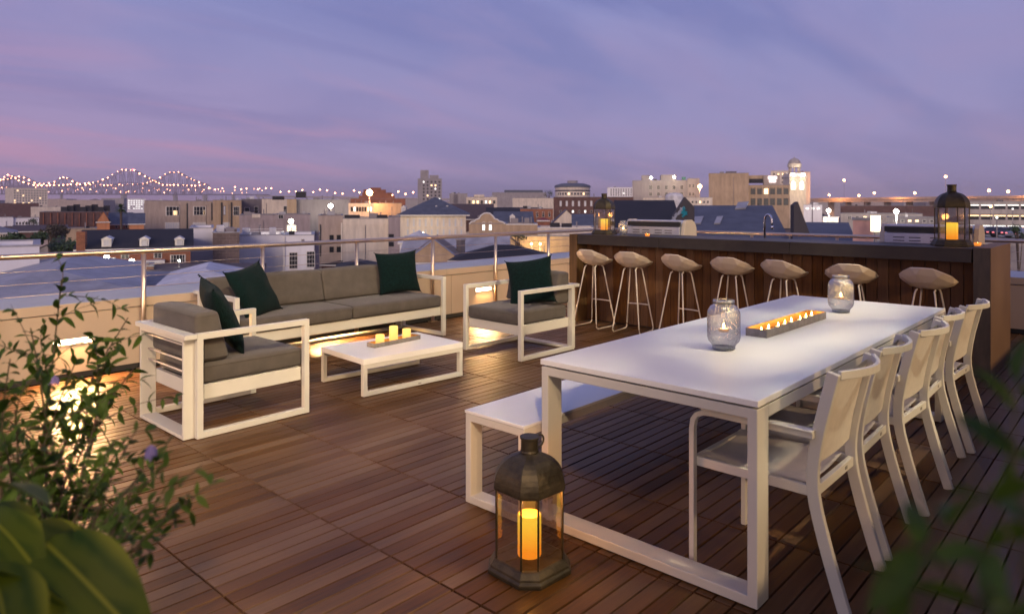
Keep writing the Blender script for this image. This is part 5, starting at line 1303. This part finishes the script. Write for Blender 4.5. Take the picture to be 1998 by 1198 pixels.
# far horizon blocks and filler houses
rf_ = random.Random(21)
for k in range(26):
    px = -60 + k * 82 + rf_.uniform(-20, 20); d = rf_.uniform(900, 1500); w = rf_.uniform(30, 90)
    if 560 < px < 640 or 1550 < px: yt = rf_.uniform(392, 396)
    else: yt = rf_.uniform(387, 395)
    Bld('far_building', 'low hazy block on the horizon', (px, d), (px + w, d * 1.01), yt, 40, rf_.choice(['grey', 'taupe', 'dkgrey', 'concrete']), roofm='grey', group='low hazy blocks on the horizon')
k = 0
for d, n_, yb in ((125, 15, 470), (165, 20, 455), (215, 24, 443), (290, 26, 432), (390, 24, 424), (540, 20, 415)):
    for i in range(n_):
        px = -80 + (i + rf_.uniform(.1, .9)) * 2150 / n_; w = rf_.uniform(9, 15) * FPX / d; dd = d * rf_.uniform(.93, 1.07)
        if 600 < px < 780 and d < 150: continue
        Bld('row_house', 'small dark roofed house in the far rows of rooftops', (px, dd), (px + w, dd * rf_.uniform(.97, 1.03)), 0, rf_.uniform(8, 14), rf_.choice(['taupe', 'tan', 'brick', 'cream', 'grey', 'mauve']),
            roof=rf_.choice(['side', 'side', 'hip', 'front']), roofm=rf_.choice(['brown', 'black', 'slate', 'grey', 'slate', 'brown']), rise=rf_.uniform(2, 3.4), ztop=rf_.uniform(-10.5, -7.5), group='small houses in the far rows of rooftops')
# ------------------------------------------------------------------ the bridge
M_BRIDGE = mat('bridge_steel', (0.16, 0.12, 0.15), 0.7)
def bridge(label, prof, d0, d1, ydeck0, ydeck1, pxa, pxb, seed, end_px=None):
    def pos(px, y): 
        t = (px - pxa) / (pxb - pxa); d = d0 + (d1 - d0) * t; return Vector(W2(px, d) + (ZP(y, d),)), d
    O, _ = pos(pxa, ydeck0); root = empty('truss_bridge', (O.x, O.y, GZ), 0, label, 'bridge')
    Oz = Vector((O.x, O.y, GZ))
    def top(px):
        for (a, ya), (b_, yb) in zip(prof[:-1], prof[1:]):
            if a <= px <= b_: return ya + (yb - ya) * (px - a) / (b_ - a)
        return prof[-1][1]
    def dk(px): return ydeck0 + (ydeck1 - ydeck0) * (px - pxa) / (pxb - pxa)
    ms = MB(); xs = [prof[0][0] + k * 8 for k in range(int((prof[-1][0] - prof[0][0]) / 8) + 1)]
    off = Vector(W2(999, 1)).to_3d() * 16
    for sd in (0, 1):
        o_ = off * sd
        for k in range(len(xs) - 1):
            a, b_ = xs[k], xs[k + 1]
            A, B = pos(a, top(a))[0] - Oz + o_, pos(b_, top(b_))[0] - Oz + o_; C, D = pos(a, dk(a))[0] - Oz + o_, pos(b_, dk(b_))[0] - Oz + o_
            ms.tube([A, B], 1.1, 4, False); ms.tube([A, C], .7, 4, False); ms.tube([A, D] if k % 2 else [C, B], .6, 4, False)
            if abs(top(a) - dk(a)) > 22: ms.tube([(A + C) / 2, (B + D) / 2], .5, 4, False)
    ms.build('truss', M_BRIDGE, root)
    m = MB(); A, B = pos(pxa, dk(pxa))[0] - Oz, pos(pxb, dk(pxb))[0] - Oz; up = Vector((0, 0, 3.0))
    m.raw([tuple(p) for p in (A, B, B + off, A + off, A + up, B + up, B + off + up, A + off + up)], [(0, 3, 2, 1), (4, 5, 6, 7), (0, 1, 5, 4), (1, 2, 6, 5), (2, 3, 7, 6), (3, 0, 4, 7)]); m.build('roadway', M_BRIDGE, root)
    pk = [p for p in prof if True]
    for px, w in ((44, 5), (120, 6), (242, 12), (342, 9), (400, 10), (455, 6), (505, 4)):
        if not (pxa < px < pxb): continue
        C, d = pos(px, dk(px)); C = C - Oz; q = w * d / FPX / 2
        MB().box(C.x - q * .7, C.x + q * .7, C.y - q * .7, C.y + q * .7, 0, C.z - .1).build('pier', WL['concrete'], root)
    # lamps: one part each
    me = None; r_ = random.Random(seed)
    def bulb(px, y, big=1.0, m_=M_BULB):
        nonlocal me
        P, d = pos(px, y); P = P - Oz
        if me is None or m_ is not M_BULB:
            q = MB(); q.lathe([(0.001, -2.2), (1.6, -1.5), (2.2, 0), (1.6, 1.5), (0.001, 2.2)], 8); o = q.build('lamp', m_, root)
            if m_ is M_BULB: me = o.data
        else: o = link(bpy.data.objects.new('lamp', me), root)
        o.location = P + Vector(W2(999, -1)).to_3d() * 3; o.scale = (big,) * 3
    x = prof[0][0] + 4
    while x < prof[-1][0]:
        bulb(x, top(x) - .5 + r_.uniform(-.8, .8), r_.uniform(.55, 1.2)); x += r_.uniform(6, 11)
    x = pxa + 5
    while x < pxb - 4:
        if r_.random() < .75: bulb(x, dk(x) - r_.uniform(4, 14), r_.uniform(.4, .75))
        x += r_.uniform(9, 17)
    return root, bulb
B1, bulb1 = bridge('nearer steel truss bridge strung with orange lamps, its highest peak left of centre', [(-60, 356), (0, 353), (17, 342), (24, 345), (42, 355), (60, 361), (90, 363), (150, 361), (185, 357), (212, 347), (236, 332), (262, 333), (285, 346), (306, 356), (318, 362), (392, 363), (402, 376)], 2300, 2600, 379, 381, -120, 520, 1)
bulb1(19, 343, 1, M_BULBR); bulb1(261, 332, 1, M_BULBR)
B2, bulb2 = bridge('farther steel truss bridge with lamps, showing twin peaks right of the nearer one', [(-60, 360), (20, 350), (42, 344), (50, 348), (72, 360), (105, 358), (116, 348), (131, 347), (140, 354), (160, 361), (200, 363), (280, 360), (306, 352), (320, 342), (334, 336), (350, 337), (364, 346), (384, 355), (404, 361), (412, 377)], 2450, 2760, 379.5, 381.5, -120, 525, 2)
# approach viaduct with street lamps
def viaduct(label, p0, p1, y0, y1, th, m, npier, col):
    A = Vector(W2(*p0)); B = Vector(W2(*p1)); u = (B - A).normalized(); root = empty('viaduct', (A.x, A.y, GZ), math.atan2(u.y, u.x), label, 'bridge')
    L = (B - A).length; za, zb_ = ZP(y0, p0[1]) - GZ, ZP(y1, p1[1]) - GZ
    m_ = MB(); m_.raw([(0, 0, za - th), (L, 0, zb_ - th), (L, 14, zb_ - th), (0, 14, za - th), (0, 0, za - th * .45), (L, 0, zb_ - th * .45), (L, 14, zb_ - th * .45), (0, 14, za - th * .45)], [(0, 3, 2, 1), (4, 5, 6, 7), (0, 1, 5, 4), (1, 2, 6, 5), (2, 3, 7, 6), (3, 0, 4, 7)]); m_.build('roadway', m, root)
    for y_ in (-0.35, 14.05):
        m_ = MB(); t_ = .3; m_.raw([(0, y_, za - th * .5), (L, y_, zb_ - th * .5), (L, y_ + t_, zb_ - th * .5), (0, y_ + t_, za - th * .5), (0, y_, za), (L, y_, zb_), (L, y_ + t_, zb_), (0, y_ + t_, za)], [(0, 3, 2, 1), (4, 5, 6, 7), (0, 1, 5, 4), (1, 2, 6, 5), (2, 3, 7, 6), (3, 0, 4, 7)]); m_.build('barrier', m, root)
    for k in range(npier):
        x = L * (k + .5) / npier; z = za + (zb_ - za) * x / L - th
        MB().box(x - .9, x + .9, 5, 9, 0, z - .01).build('pier', m, root)
    return root
viaduct('far bridge approach road carrying a line of street lamps behind the grey buildings', (500, 2300), (900, 1500), 381.5, 388, 5, WL['concrete'], 14, None)
rl = random.Random(9)
LL = []
for k in range(30):
    px = 408 + k * 15.5 + rl.uniform(-5, 5); t = (px - 400) / 470; d = 2350 - 900 * t
    LL.append((px, (365 + 14 * t) + rl.uniform(-2, 6), d))
base_lamp = None
for px, py, d in LL:
    if base_lamp is None:
        base_lamp = lamp_at('street_lamp', 'tiny orange street lamp on the far bridge approach', px, py, d, 1.9, M_BULB, group='orange street lamps on the far bridge approach'); index_kids()
        bl_h = ZP(py, d) - GZ
    else:
        c_ = copy_tree(base_lamp); x, y = W2(px, d); c_.location = (x, y, ZP(py, d) - bl_h); s_ = rl.uniform(.6, 1.05)
# right: elevated highway
hw_ = viaduct('orange lit elevated highway crossing the right of the view', (1560, 560), (2150, 330), 387.5, 380, 3.0, WL['highway'], 12, None)
for px, d, e in ((1600, 525, 30000), (1720, 470, 30000), (1850, 420, 26000), (1960, 380, 24000)):
    x, y = W2(px, d); dd = bpy.data.lights.new('highway_glow', 'POINT'); dd.energy = e * 0.75; dd.color = (1, .42, .14); dd.shadow_soft_size = 2; q = link(bpy.data.objects.new('highway_glow', dd), None)
    q.parent = hw_; q.matrix_parent_inverse = hw_.matrix_basis.inverted()
    q.location = (x - CA * 16, y - SA * 16, 12)
HL = ['tall sodium highway lamp right of the clock tower', 'tall sodium highway lamp directly above the large bar lantern', 'sodium highway lamp at the right edge', 'smaller sodium lamp at the far right edge', 'sodium lamp low over the highway, right of the white starry lamp', 'sodium lamp low over the highway just left of the bar lantern', 'leftmost low sodium lamp over the highway', 'low sodium lamp over the highway beside the tall left one', 'orange lamp in front of the parking garage']
for l, (px, py, d) in zip(HL, ((1647, 352, 480), (1845, 345, 420), (1930, 372, 400), (1967, 374, 395), (1706, 377, 500), (1785, 377, 470), (1618, 381, 540), (1676, 382, 520), (1933, 403, 170))):
    lamp_at('highway_lamp', l, px, py, d, 0.75 if d > 200 else .3, M_LAMPO, 0)
for l, px, py, d, r_, e in (('very bright white floodlight over the yard right of the slate roof', 1617, 411, 150, .38, 20000), ('very bright white floodlight left of the large bar lantern', 1749, 413, 130, .42, 24000)):
    lamp_at('floodlight_lamp', l, px, py, d, r_, M_LAMPW, e * .5, (1, .95, .82))
b = Bld('yard_building', 'small lit cream building below the left bright floodlight', (1606, 160), (1636, 160), 424, 8, 'cream', roofm='pale'); b = Bld('yard_building', 'long low grey shed roof below the highway', (1640, 190), (1800, 180), 417, 16, 'concrete', roofm='grey')
b.win(1650, 421, 1790, 430, 9, 1, (2, 1), fx=.5, lit=.3); b = Bld('yard_building', 'dark low shed behind the bright floodlight', (1730, 160), (1830, 160), 424, 10, 'dkgrey', roofm='black'); b.win(1740, 428, 1825, 436, 6, 1, (1, 1), fx=.5, lit=.5)
b = Bld('yard_building', 'white lit low canopy right of the stone gable', (1568, 200), (1604, 200), 400, 8, 'white', roofm='white'); b.win(1570, 404, 1602, 410, 3, 1, (2, 1), lit=.8, litm=M_LITC)
b = Bld('yard_building', 'distant brown sheds under the highway', (1640, 330), (1850, 320), 402, 20, 'brick', roofm='brown')
lamp_at('street_lamp', 'pale blue post standing right of the stone gable', 1585, 396, 90, 0.12, M_GREYMET, 0, zb=GZ)
# parking garage
gg = Bld('parking_garage', 'open parking garage with bright lit decks at the right edge', (1880, 190), (2120, 170), 393.5, 26, 'concrete', roofm='slate')
for yy in (400, 421, 441):
    gg.add('opening', M_BLACK if yy == 441 else M_PANE, 1886, yy, 2110, yy + 8.5, -0.06, -0.02)
    gg.add('ceiling_lights', M_LITC if yy != 421 else M_LITW, 1886, yy - .2, 2110, yy + 1.6, -0.12, -0.065)
    gg.add('spandrel', WL['concrete'], 1884, yy + 8.6, 2112, yy + 18, -0.5, -.02)
for k in range(9): gg.add('column', WL['concrete'], 1884 + k * 26, 394, 1888 + k * 26, 455, -0.35, -.13)
# cars
def car(px, d, rz, m, label, z=GZ, group=None):
    x, y = W2(px, d); root = empty('parked_car', (x, y, z), rz, label, 'car', group)
    P = [(-2.2, .35), (-2.2, .80), (-1.9, .92), (-1.3, .96), (-.7, 1.42), (.75, 1.45), (1.35, 1.0), (2.1, .86), (2.25, .6), (2.2, .35)]
    n = len(P); v = [(a, s * (.88 if z_ < 1.1 else .66), z_) for s in (-1, 1) for a, z_ in P]
    MB().raw(v, [tuple(range(n)), tuple(range(2 * n - 1, n - 1, -1))] + [(q, (q + 1) % n, n + (q + 1) % n, n + q) for q in range(n)]).build('body', m, root, bevel=.05, seg=1)
    for s in (-1, 1):
        MB().raw([(-1.1, s * .84, 1.0), (1.15, s * .84, 1.02), (.70, s * .70, 1.36), (-.62, s * .70, 1.34)], [(0, 1, 2, 3)]).build('side_window', M_PANE, root)
        for a in (-1.35, 1.4): 
            w = MB(); w.tube([(a, s * .72, .33), (a, s * .93, .33)], .33, 12); w.build('wheel', M_BLACK, root)
    for s in (-1, 1):
        MB().box(2.2, 2.27, s * .62 - .15, s * .62 + .15, .62, .74).build('headlight', M_LITC, root); MB().box(-2.24, -2.19, s * .62 - .14, s * .62 + .14, .68, .82).build('tail_light', M_TAILR, root)
    return root
M_TAILR = emis('tail_light_red', (1, .06, .04), 1.5)
CM = [mat('car_white', (.6, .6, .62), .3), mat('car_black', (.02, .02, .025), .2), mat('car_silver', (.32, .33, .36), .25, metal=.5), mat('car_red', (.3, .02, .02), .25)]
slb = slab('parking_deck', 'raised concrete parking deck with a row of cars at the right edge', [(1880, 92), (2200, 80), (2200, 130), (1880, 150)], -3.3, .5, WL['concrete'], 'building')
CLB = ['white parked car leftmost in the row behind the handrail', 'dark parked car with a bright windscreen second in the row', 'dark parked car third in the row', 'silver parked car at the right edge of the row']
for k, (px, d, m_) in enumerate(((1912, 104, CM[0]), (1940, 101, CM[1]), (1968, 99, CM[1]), (1994, 97, CM[2]))): car(px, d, HEAD - R(70), m_, CLB[k], -3.29)
tree('round green tree at the right edge in front of the cars', 1988, 75, 436, 470, 44, M_LEAFDK, 31)
for k, (px, d, m_) in enumerate(((1950, 62, CM[2]), (1990, 58, CM[1]), (1930, 70, CM[0]), (1975, 68, CM[3]))): car(px, d, HEAD + R(20 + 30 * k), m_, ['silver car in the street below the handrail', 'black car at the right edge in the street below', 'white car half hidden behind the bar end', 'red car in the street below the right edge'][k])
for k, (px, py, d) in enumerate(((1945, 452, 85), (1976, 420, 120))): lamp_at('street_lamp', ['dark slim lamp post in front of the parked cars', 'dark tall lamp post at the parking garage'][k], px, 425 if k == 0 else 408, d, .15, M_LITC, 0)

# ------------------------------------------------------------------ plants near the camera
def leaf_mat(name, c1, c2, trans=0.35, rough=0.45, vein=False):
    m = bpy.data.materials.new(name); m.use_nodes = True; t = m.node_tree; b = t.nodes['Principled BSDF']; N = t.nodes.new
    b.inputs['Specular IOR Level'].default_value = 0.25; geo = N('ShaderNodeNewGeometry'); n = N('ShaderNodeTexNoise'); n.inputs['Scale'].default_value = 9
    t.links.new(geo.outputs['Position'], n.inputs['Vector'])
    r = N('ShaderNodeValToRGB'); r.color_ramp.elements[0].color = c1 + (1,); r.color_ramp.elements[1].color = c2 + (1,); r.color_ramp.elements[0].position = .3; r.color_ramp.elements[1].position = .7
    src = n.outputs[0]; er = None
    if vein:
        tcn = N('ShaderNodeTexCoord'); sp = N('ShaderNodeSeparateXYZ'); t.links.new(tcn.outputs['Object'], sp.inputs[0])
        w = N('ShaderNodeTexWave'); w.inputs['Scale'].default_value = 9; w.inputs['Distortion'].default_value = 5; t.links.new(tcn.outputs['Object'], w.inputs['Vector'])
        mm = N('ShaderNodeMath'); mm.operation = 'MULTIPLY_ADD'; t.links.new(w.outputs[1], mm.inputs[0]); mm.inputs[1].default_value = .35
        t.links.new(n.outputs[0], mm.inputs[2]); src = mm.outputs[0]
        ab = N('ShaderNodeMath'); ab.operation = 'ABSOLUTE'; t.links.new(sp.outputs[0], ab.inputs[0])
        er = N('ShaderNodeValToRGB'); t.links.new(ab.outputs[0], er.inputs[0]); e = er.color_ramp.elements; e[0].position = 0.0; e[0].color = (1, 1, 1, 1); e[1].position = 0.060; e[1].color = (1, 1, 1, 1); q1 = e.new(0.0035); q1.color = (0, 0, 0, 1); q2 = e.new(0.030); q2.color = (0, 0, 0, 1)
    t.links.new(src, r.inputs[0])
    if er:
        mz = N('ShaderNodeMix'); mz.data_type = 'RGBA'; t.links.new(er.outputs[0], mz.inputs[0]); t.links.new(r.outputs[0], mz.inputs[6]); mz.inputs[7].default_value = (0.20, 0.22, 0.02, 1); r = mz; ro = mz.outputs[2]
    else: ro = r.outputs[0]
    t.links.new(ro, b.inputs['Base Color']); b.inputs['Roughness'].default_value = rough
    tr = N('ShaderNodeBsdfTranslucent'); t.links.new(ro, tr.inputs[0]); mx = N('ShaderNodeMixShader'); mx.inputs[0].default_value = trans
    o = t.nodes['Material Output']; t.links.new(b.outputs[0], mx.inputs[1]); t.links.new(tr.outputs[0], mx.inputs[2]); t.links.new(mx.outputs[0], o.inputs[0])
    return m
M_LEAF = leaf_mat('shrub_leaf', (0.020, 0.052, 0.006), (0.070, 0.125, 0.014), rough=0.55)
M_LEAF2 = leaf_mat('broad_leaf', (0.010, 0.040, 0.003), (0.055, 0.085, 0.006), .35, .55, True)
M_STEM = mat('shrub_stem', (0.07, 0.055, 0.03), 0.7)
M_PETAL = leaf_mat('lilac_petal', (0.22, 0.19, 0.50), (0.32, 0.28, 0.62), .4)
def leaf_geo(L, Wd, fold=0.25, droop=0.25, n=4):
    v = []; f = []
    for i in range(n + 1):
        t = i / n; w = Wd / 2 * math.sin(PI * min(1, t * 0.93 + 0.035)) ** .8 * (1 - .25 * t); z = -droop * L * t * t
        v += [(-w, t * L, z + w * fold), (0, t * L, z), (w, t * L, z + w * fold)]
    for i in range(n):
        a = i * 3; f += [(a, a + 1, a + 4, a + 3), (a + 1, a + 2, a + 5, a + 4)]
    return v, f
LV, LF = leaf_geo(0.040, 0.018, .3, .35)
lme = bpy.data.meshes.new('leaf'); lme.from_pydata(LV, [], LF); lme.materials.append(M_LEAF); lme.shade_smooth()
def place_leaf(me, root, p, d, roll, s):
    o = bpy.data.objects.new('leaf', me); link(o, root)
    q = d.to_track_quat('Y', 'Z') @ Matrix.Rotation(roll, 4, 'Y').to_quaternion()
    o.rotation_euler = q.to_euler(); o.location = p; o.scale = (s, s, s)
    return o
def shrub(name, label, base, stems, seed, single, leaf_me, lv, lf, lm, step=0.028, cat='plant', side_len=(.12, .28), lsc=(.45, .95), sr=1.0):
    """stems: world-space tips reached from the base"""
    root = empty(name, base, 0, label, cat); rr = random.Random(seed); B = Vector(base); sm = MB(); L_ = []; step = step * 0.95
    def twig(a, b_, r0, r1, lev):
        a, b_ = Vector(a), Vector(b_); Ln = (b_ - a).length; pts = []
        sag = Vector((rr.uniform(-.1, .1), rr.uniform(-.1, .1), rr.uniform(.02, .12))) * Ln
        n = 6
        for i in range(n + 1):
            t = i / n; pts.append(a.lerp(b_, t) + sag * math.sin(PI * t))
        sm.tube([p - B for p in pts], [r0 + (r1 - r0) * i / n for i in range(n + 1)], 5)
        if lev > 0:
            k = int(Ln / 0.115)
            for q in range(k):
                t = rr.uniform(.25, .97); i = min(int(t * n), n - 1); p = pts[i].lerp(pts[i + 1], t * n - i); d = (pts[i + 1] - pts[i]).normalized()
                sd = (d * rr.uniform(.3, 1) + Vector((rr.gauss(0, 1), rr.gauss(0, 1), rr.gauss(0, .7))).normalized() * .9).normalized()
                twig(p, p + sd * rr.uniform(*side_len) * (1.1 - t * .5), r1 * .9, r1 * .4, lev - 1)
        cnt = int(Ln / step)
        for q in range(cnt):
            t = (q + .5) / cnt
            if lev > 0 and t < .35: continue
            i = min(int(t * n), n - 1); p = pts[i].lerp(pts[i + 1], t * n - i); d = (pts[i + 1] - pts[i]).normalized()
            for s_ in (1, -1):
                sd = (d * .6 + d.orthogonal().normalized() * s_ + Vector((rr.gauss(0, .45), rr.gauss(0, .45), rr.gauss(0, .45)))).normalized()
                L_.append((p - B, sd, rr.uniform(-1, 1), rr.uniform(*lsc)))
    for tip in stems: twig(B, tip, .006 * sr, .0022 * sr, 1)
    sm.build('stem', M_STEM, root)
    L_.sort(key=lambda q: (q[0] + B - cam.location).length)
    for q in L_[:single]: place_leaf(leaf_me, root, *q)
    m = MB()
    for p, d, roll, s in L_[single:]:
        M = Matrix.Translation(p) @ (d.to_track_quat('Y', 'Z') @ Matrix.Rotation(roll, 4, 'Y').to_quaternion()).to_matrix().to_4x4() @ Matrix.Scale(s, 4)
        m.raw([tuple(M @ Vector(v)) for v in lv], lf)
    if m.v: tag(m.build('foliage', lm, root, smooth=True), kind='stuff')
    return root
def PXD(px, py, d):
    x, y = W2(px, d); return (x, y, ZP(py, d))
tips = [PXD(*t) for t in ((120, 545, 1.55), (60, 640, 1.45), (20, 700, 1.35), (250, 620, 1.7), (215, 690, 1.6), (260, 720, 1.75), (150, 700, 1.5), (95, 760, 1.45), (30, 800, 1.3), (190, 800, 1.55), (250, 850, 1.5), (130, 860, 1.4), (60, 900, 1.3),
        (200, 930, 1.4), (270, 930, 1.45), (120, 970, 1.3), (230, 1000, 1.35), (20, 980, 1.2), (180, 650, 1.62), (10, 860, 1.25))]
shrub('flowering_shrub', 'leafy green shrub with slender twigs rising at the left edge before the armchair', PXD(40, 1260, 1.38), tips, 5, 300, lme, LV, LF, M_LEAF, sr=.6)
tips = [PXD(*t) for t in ((225, 860, 1.05), (290, 880, 1.02), (330, 905, 1.0), (300, 970, 1.0), (250, 1040, .98), (345, 1010, 1.0), (395, 905, 1.0), (425, 935, .98), (370, 960, 1.0), (340, 850, 1.05), (270, 830, 1.08))]
shrub('flowering_shrub', 'loose trailing twig plant with lilac flowers reaching over the deck at the left', PXD(110, 1330, 1.0), tips, 8, 120, lme, LV, LF, M_LEAF, step=.026, side_len=(.04, .10), lsc=(.4, .7), sr=.35)
tips = [PXD(*t) for t in ((150, 1190, 1.1), (60, 1120, 1.05), (130, 1120, 1.1), (10, 1050, 1.0), (200, 1150, 1.15), (90, 1050, 1.2), (160, 1060, 1.2))]
shrub('flowering_shrub', 'dark dense foliage at the lower left corner under the broad leaves', PXD(30, 1420, 1.1), tips, 18, 120, lme, LV, LF, M_LEAF, step=.024)
# lilac flowers
for k, (px, py, d, s) in enumerate(((296, 868, 1.0, .8), (107, 733, 1.35, .7))):
    fr = empty('flower', PXD(px, py, d), 0, ['lilac flower hanging in front of the deck near the armchair', 'small lilac flower low against the beige wall', 'tiny lilac bud at the tip of the trailing twig'][k], 'flower')
    rr = random.Random(k)
    for q in range(6):
        v, f = leaf_geo(0.026 * s, 0.013 * s, .2, .4)
        o = MB().raw(v, f).build('petal', M_PETAL, fr, smooth=True); o.rotation_euler = (rr.uniform(-1.8, -.8), rr.uniform(-.5, .5), q * 1.05)
# broad leaves at the bottom left
bv, bf = leaf_geo(0.26, 0.115, .35, .35, 10)
bp = empty('broad_leaf_plant', PXD(20, 1500, .72), 0, 'plant with large yellow green leaves in the bottom left corner', 'plant'); Bp = bp.location.copy()
sm = MB()
for (x0, y0, d0_, x1, y1, d1_, s, roll) in ((90, 1060, .78, 250, 1200, .70, 1.05, .5), (-30, 1100, .70, 75, 1230, .62, .9, -.3), (40, 1050, .85, 160, 1090, .80, .8, .9), (-40, 1000, .8, 60, 1040, .74, .75, .2), (-60, 960, .78, 110, 900, .74, .6, -.5), (150, 1240, .75, 60, 1130, .72, .7, .2), (70, 1180, .8, 180, 1260, .74, .8, 1.2)):
    a = Vector(PXD(x0, y0, d0_)); b_ = Vector(PXD(x1, y1, d1_)); dd = (b_ - a).normalized()
    o = MB().raw(bv, bf).build('leaf', M_LEAF2, bp, smooth=True)
    o.rotation_euler = (dd.to_track_quat('Y', 'Z') @ Matrix.Rotation(roll, 4, 'Y').to_quaternion()).to_euler(); o.location = a - Bp; o.scale = (s * .8, (b_ - a).length / .26 if (b_ - a).length > .1 else s, s * .8)
    sm.tube([Vector((0, 0, 0)), (a - Bp) * .5 + Vector((0, 0, .03)), a - Bp], [.004, .003, .002], 6)
sm.build('stem', M_STEM, bp)
tips = [PXD(*t) for t in ((1880, 880, .30), (1960, 840, .32), (1800, 960, .30), (1740, 1040, .29), (1900, 1010, .28), (1980, 960, .30), (1830, 1090, .28), (1940, 1130, .28), (1700, 1120, .30), (1990, 720, .36))]
shrub('flowering_shrub', 'dark leafy twigs very close to the camera at the lower right corner', PXD(2040, 1330, .27), tips, 31, 40, lme, LV, LF, M_LEAF, step=.030, side_len=(.03, .06), lsc=(.5, .8), sr=.25)
# planters out of sight below the frame carry the plants
M_POT = mat('planter_fibre_cement', (0.12, 0.11, 0.10), 0.8)
def planter(label, x0, x1, y0, y1, h):
    r_ = empty('planter', ((x0 + x1) / 2, (y0 + y1) / 2, 0), 0, label, 'planter'); a, b_ = (x1 - x0) / 2, (y1 - y0) / 2
    MB().ring('xy', -a, a, -b_, b_, .03, 0, h).build('box', M_POT, r_, bevel=.004); MB().box(-a + .031, a - .031, -b_ + .031, b_ - .031, 0, h - .05).build('soil', M_BARK, r_)
planter('low dark planter below the leafy shrub at the left edge', -0.15, 0.62, 0.80, 1.95, 0.44)
# tree over the terrace behind the chairs: its leaves dapple the floodlight on the table
TB = (2.2, -1.6, 0.0)
tips = [(2.9, -.35, 3.25), (3.5, -.25, 3.0), (2.4, -.3, 3.3), (3.9, -.6, 3.35), (2.9, -.1, 2.75), (3.3, .0, 3.2), (1.9, -.5, 3.2)]
lv2, lf2 = leaf_geo(0.11, 0.042, .2, .3)
lme2 = bpy.data.meshes.new('leaf'); lme2.from_pydata(lv2, [], lf2); lme2.materials.append(M_LEAF)
ov = empty('terrace_tree', TB, 0, 'slim terrace tree at the right whose leaves dapple the light on the dining table', 'tree')
sm = MB(); sm.tube([(0, 0, 0), (.1, .05, 1.6), (.4, .0, 4.0), (1.0, -.1, 5.2), (1.9, -.2, 5.6)], [.06, .055, .04, .02, .008], 8); sm.tube([(.4, .0, 4.0), (.9, .2, 4.9), (1.3, .3, 5.5)], [.03, .02, .006], 6); sm.build('trunk', M_BARK, ov)
lv2, lf2 = leaf_geo(0.42, 0.085, .2, .3)
rr = random.Random(12); m = MB()
for k in range(84):
    p = Vector((rr.uniform(.45, 2.3), rr.uniform(-.45, .40), rr.uniform(5.2, 5.9))); dd = Vector((rr.choice([-1, 1]) * rr.uniform(.6, 1), rr.uniform(-.35, .35), rr.uniform(-.3, .3))).normalized()
    M = Matrix.Translation(p) @ (dd.to_track_quat('Y', 'Z') @ Matrix.Rotation(rr.uniform(-.9, .9), 4, 'Y').to_quaternion()).to_matrix().to_4x4()
    m.raw([tuple(M @ Vector(v)) for v in lv2], lf2)
tag(m.build('crown', M_LEAF, ov, smooth=True), kind='stuff')
planter('long dark planter running behind the dining chairs beyond the right edge of the view', 1.2, 8.5, -1.15, -.80, .98)
planter('dark planter at the right behind the dining chairs', 1.9, 2.5, -1.9, -1.3, .45)

# ------------------------------------------------------------------ thin evening haze over the city
hz_ = MB(); hz_.box(-4200, 7600, -4200, 7600, GZ - 1.0, 150)
hm = bpy.data.materials.new('evening_haze'); hm.use_nodes = True; ht = hm.node_tree; ht.nodes.clear()
ho = ht.nodes.new('ShaderNodeOutputMaterial'); hv = ht.nodes.new('ShaderNodeVolumePrincipled')
hv.inputs['Color'].default_value = (0.92, 0.86, 0.92, 1); hv.inputs['Density'].default_value = 0.00016; hv.inputs['Anisotropy'].default_value = 0.2
ht.links.new(hv.outputs[0], ho.inputs['Volume'])
tag(hz_.build('haze', hm), kind='stuff')
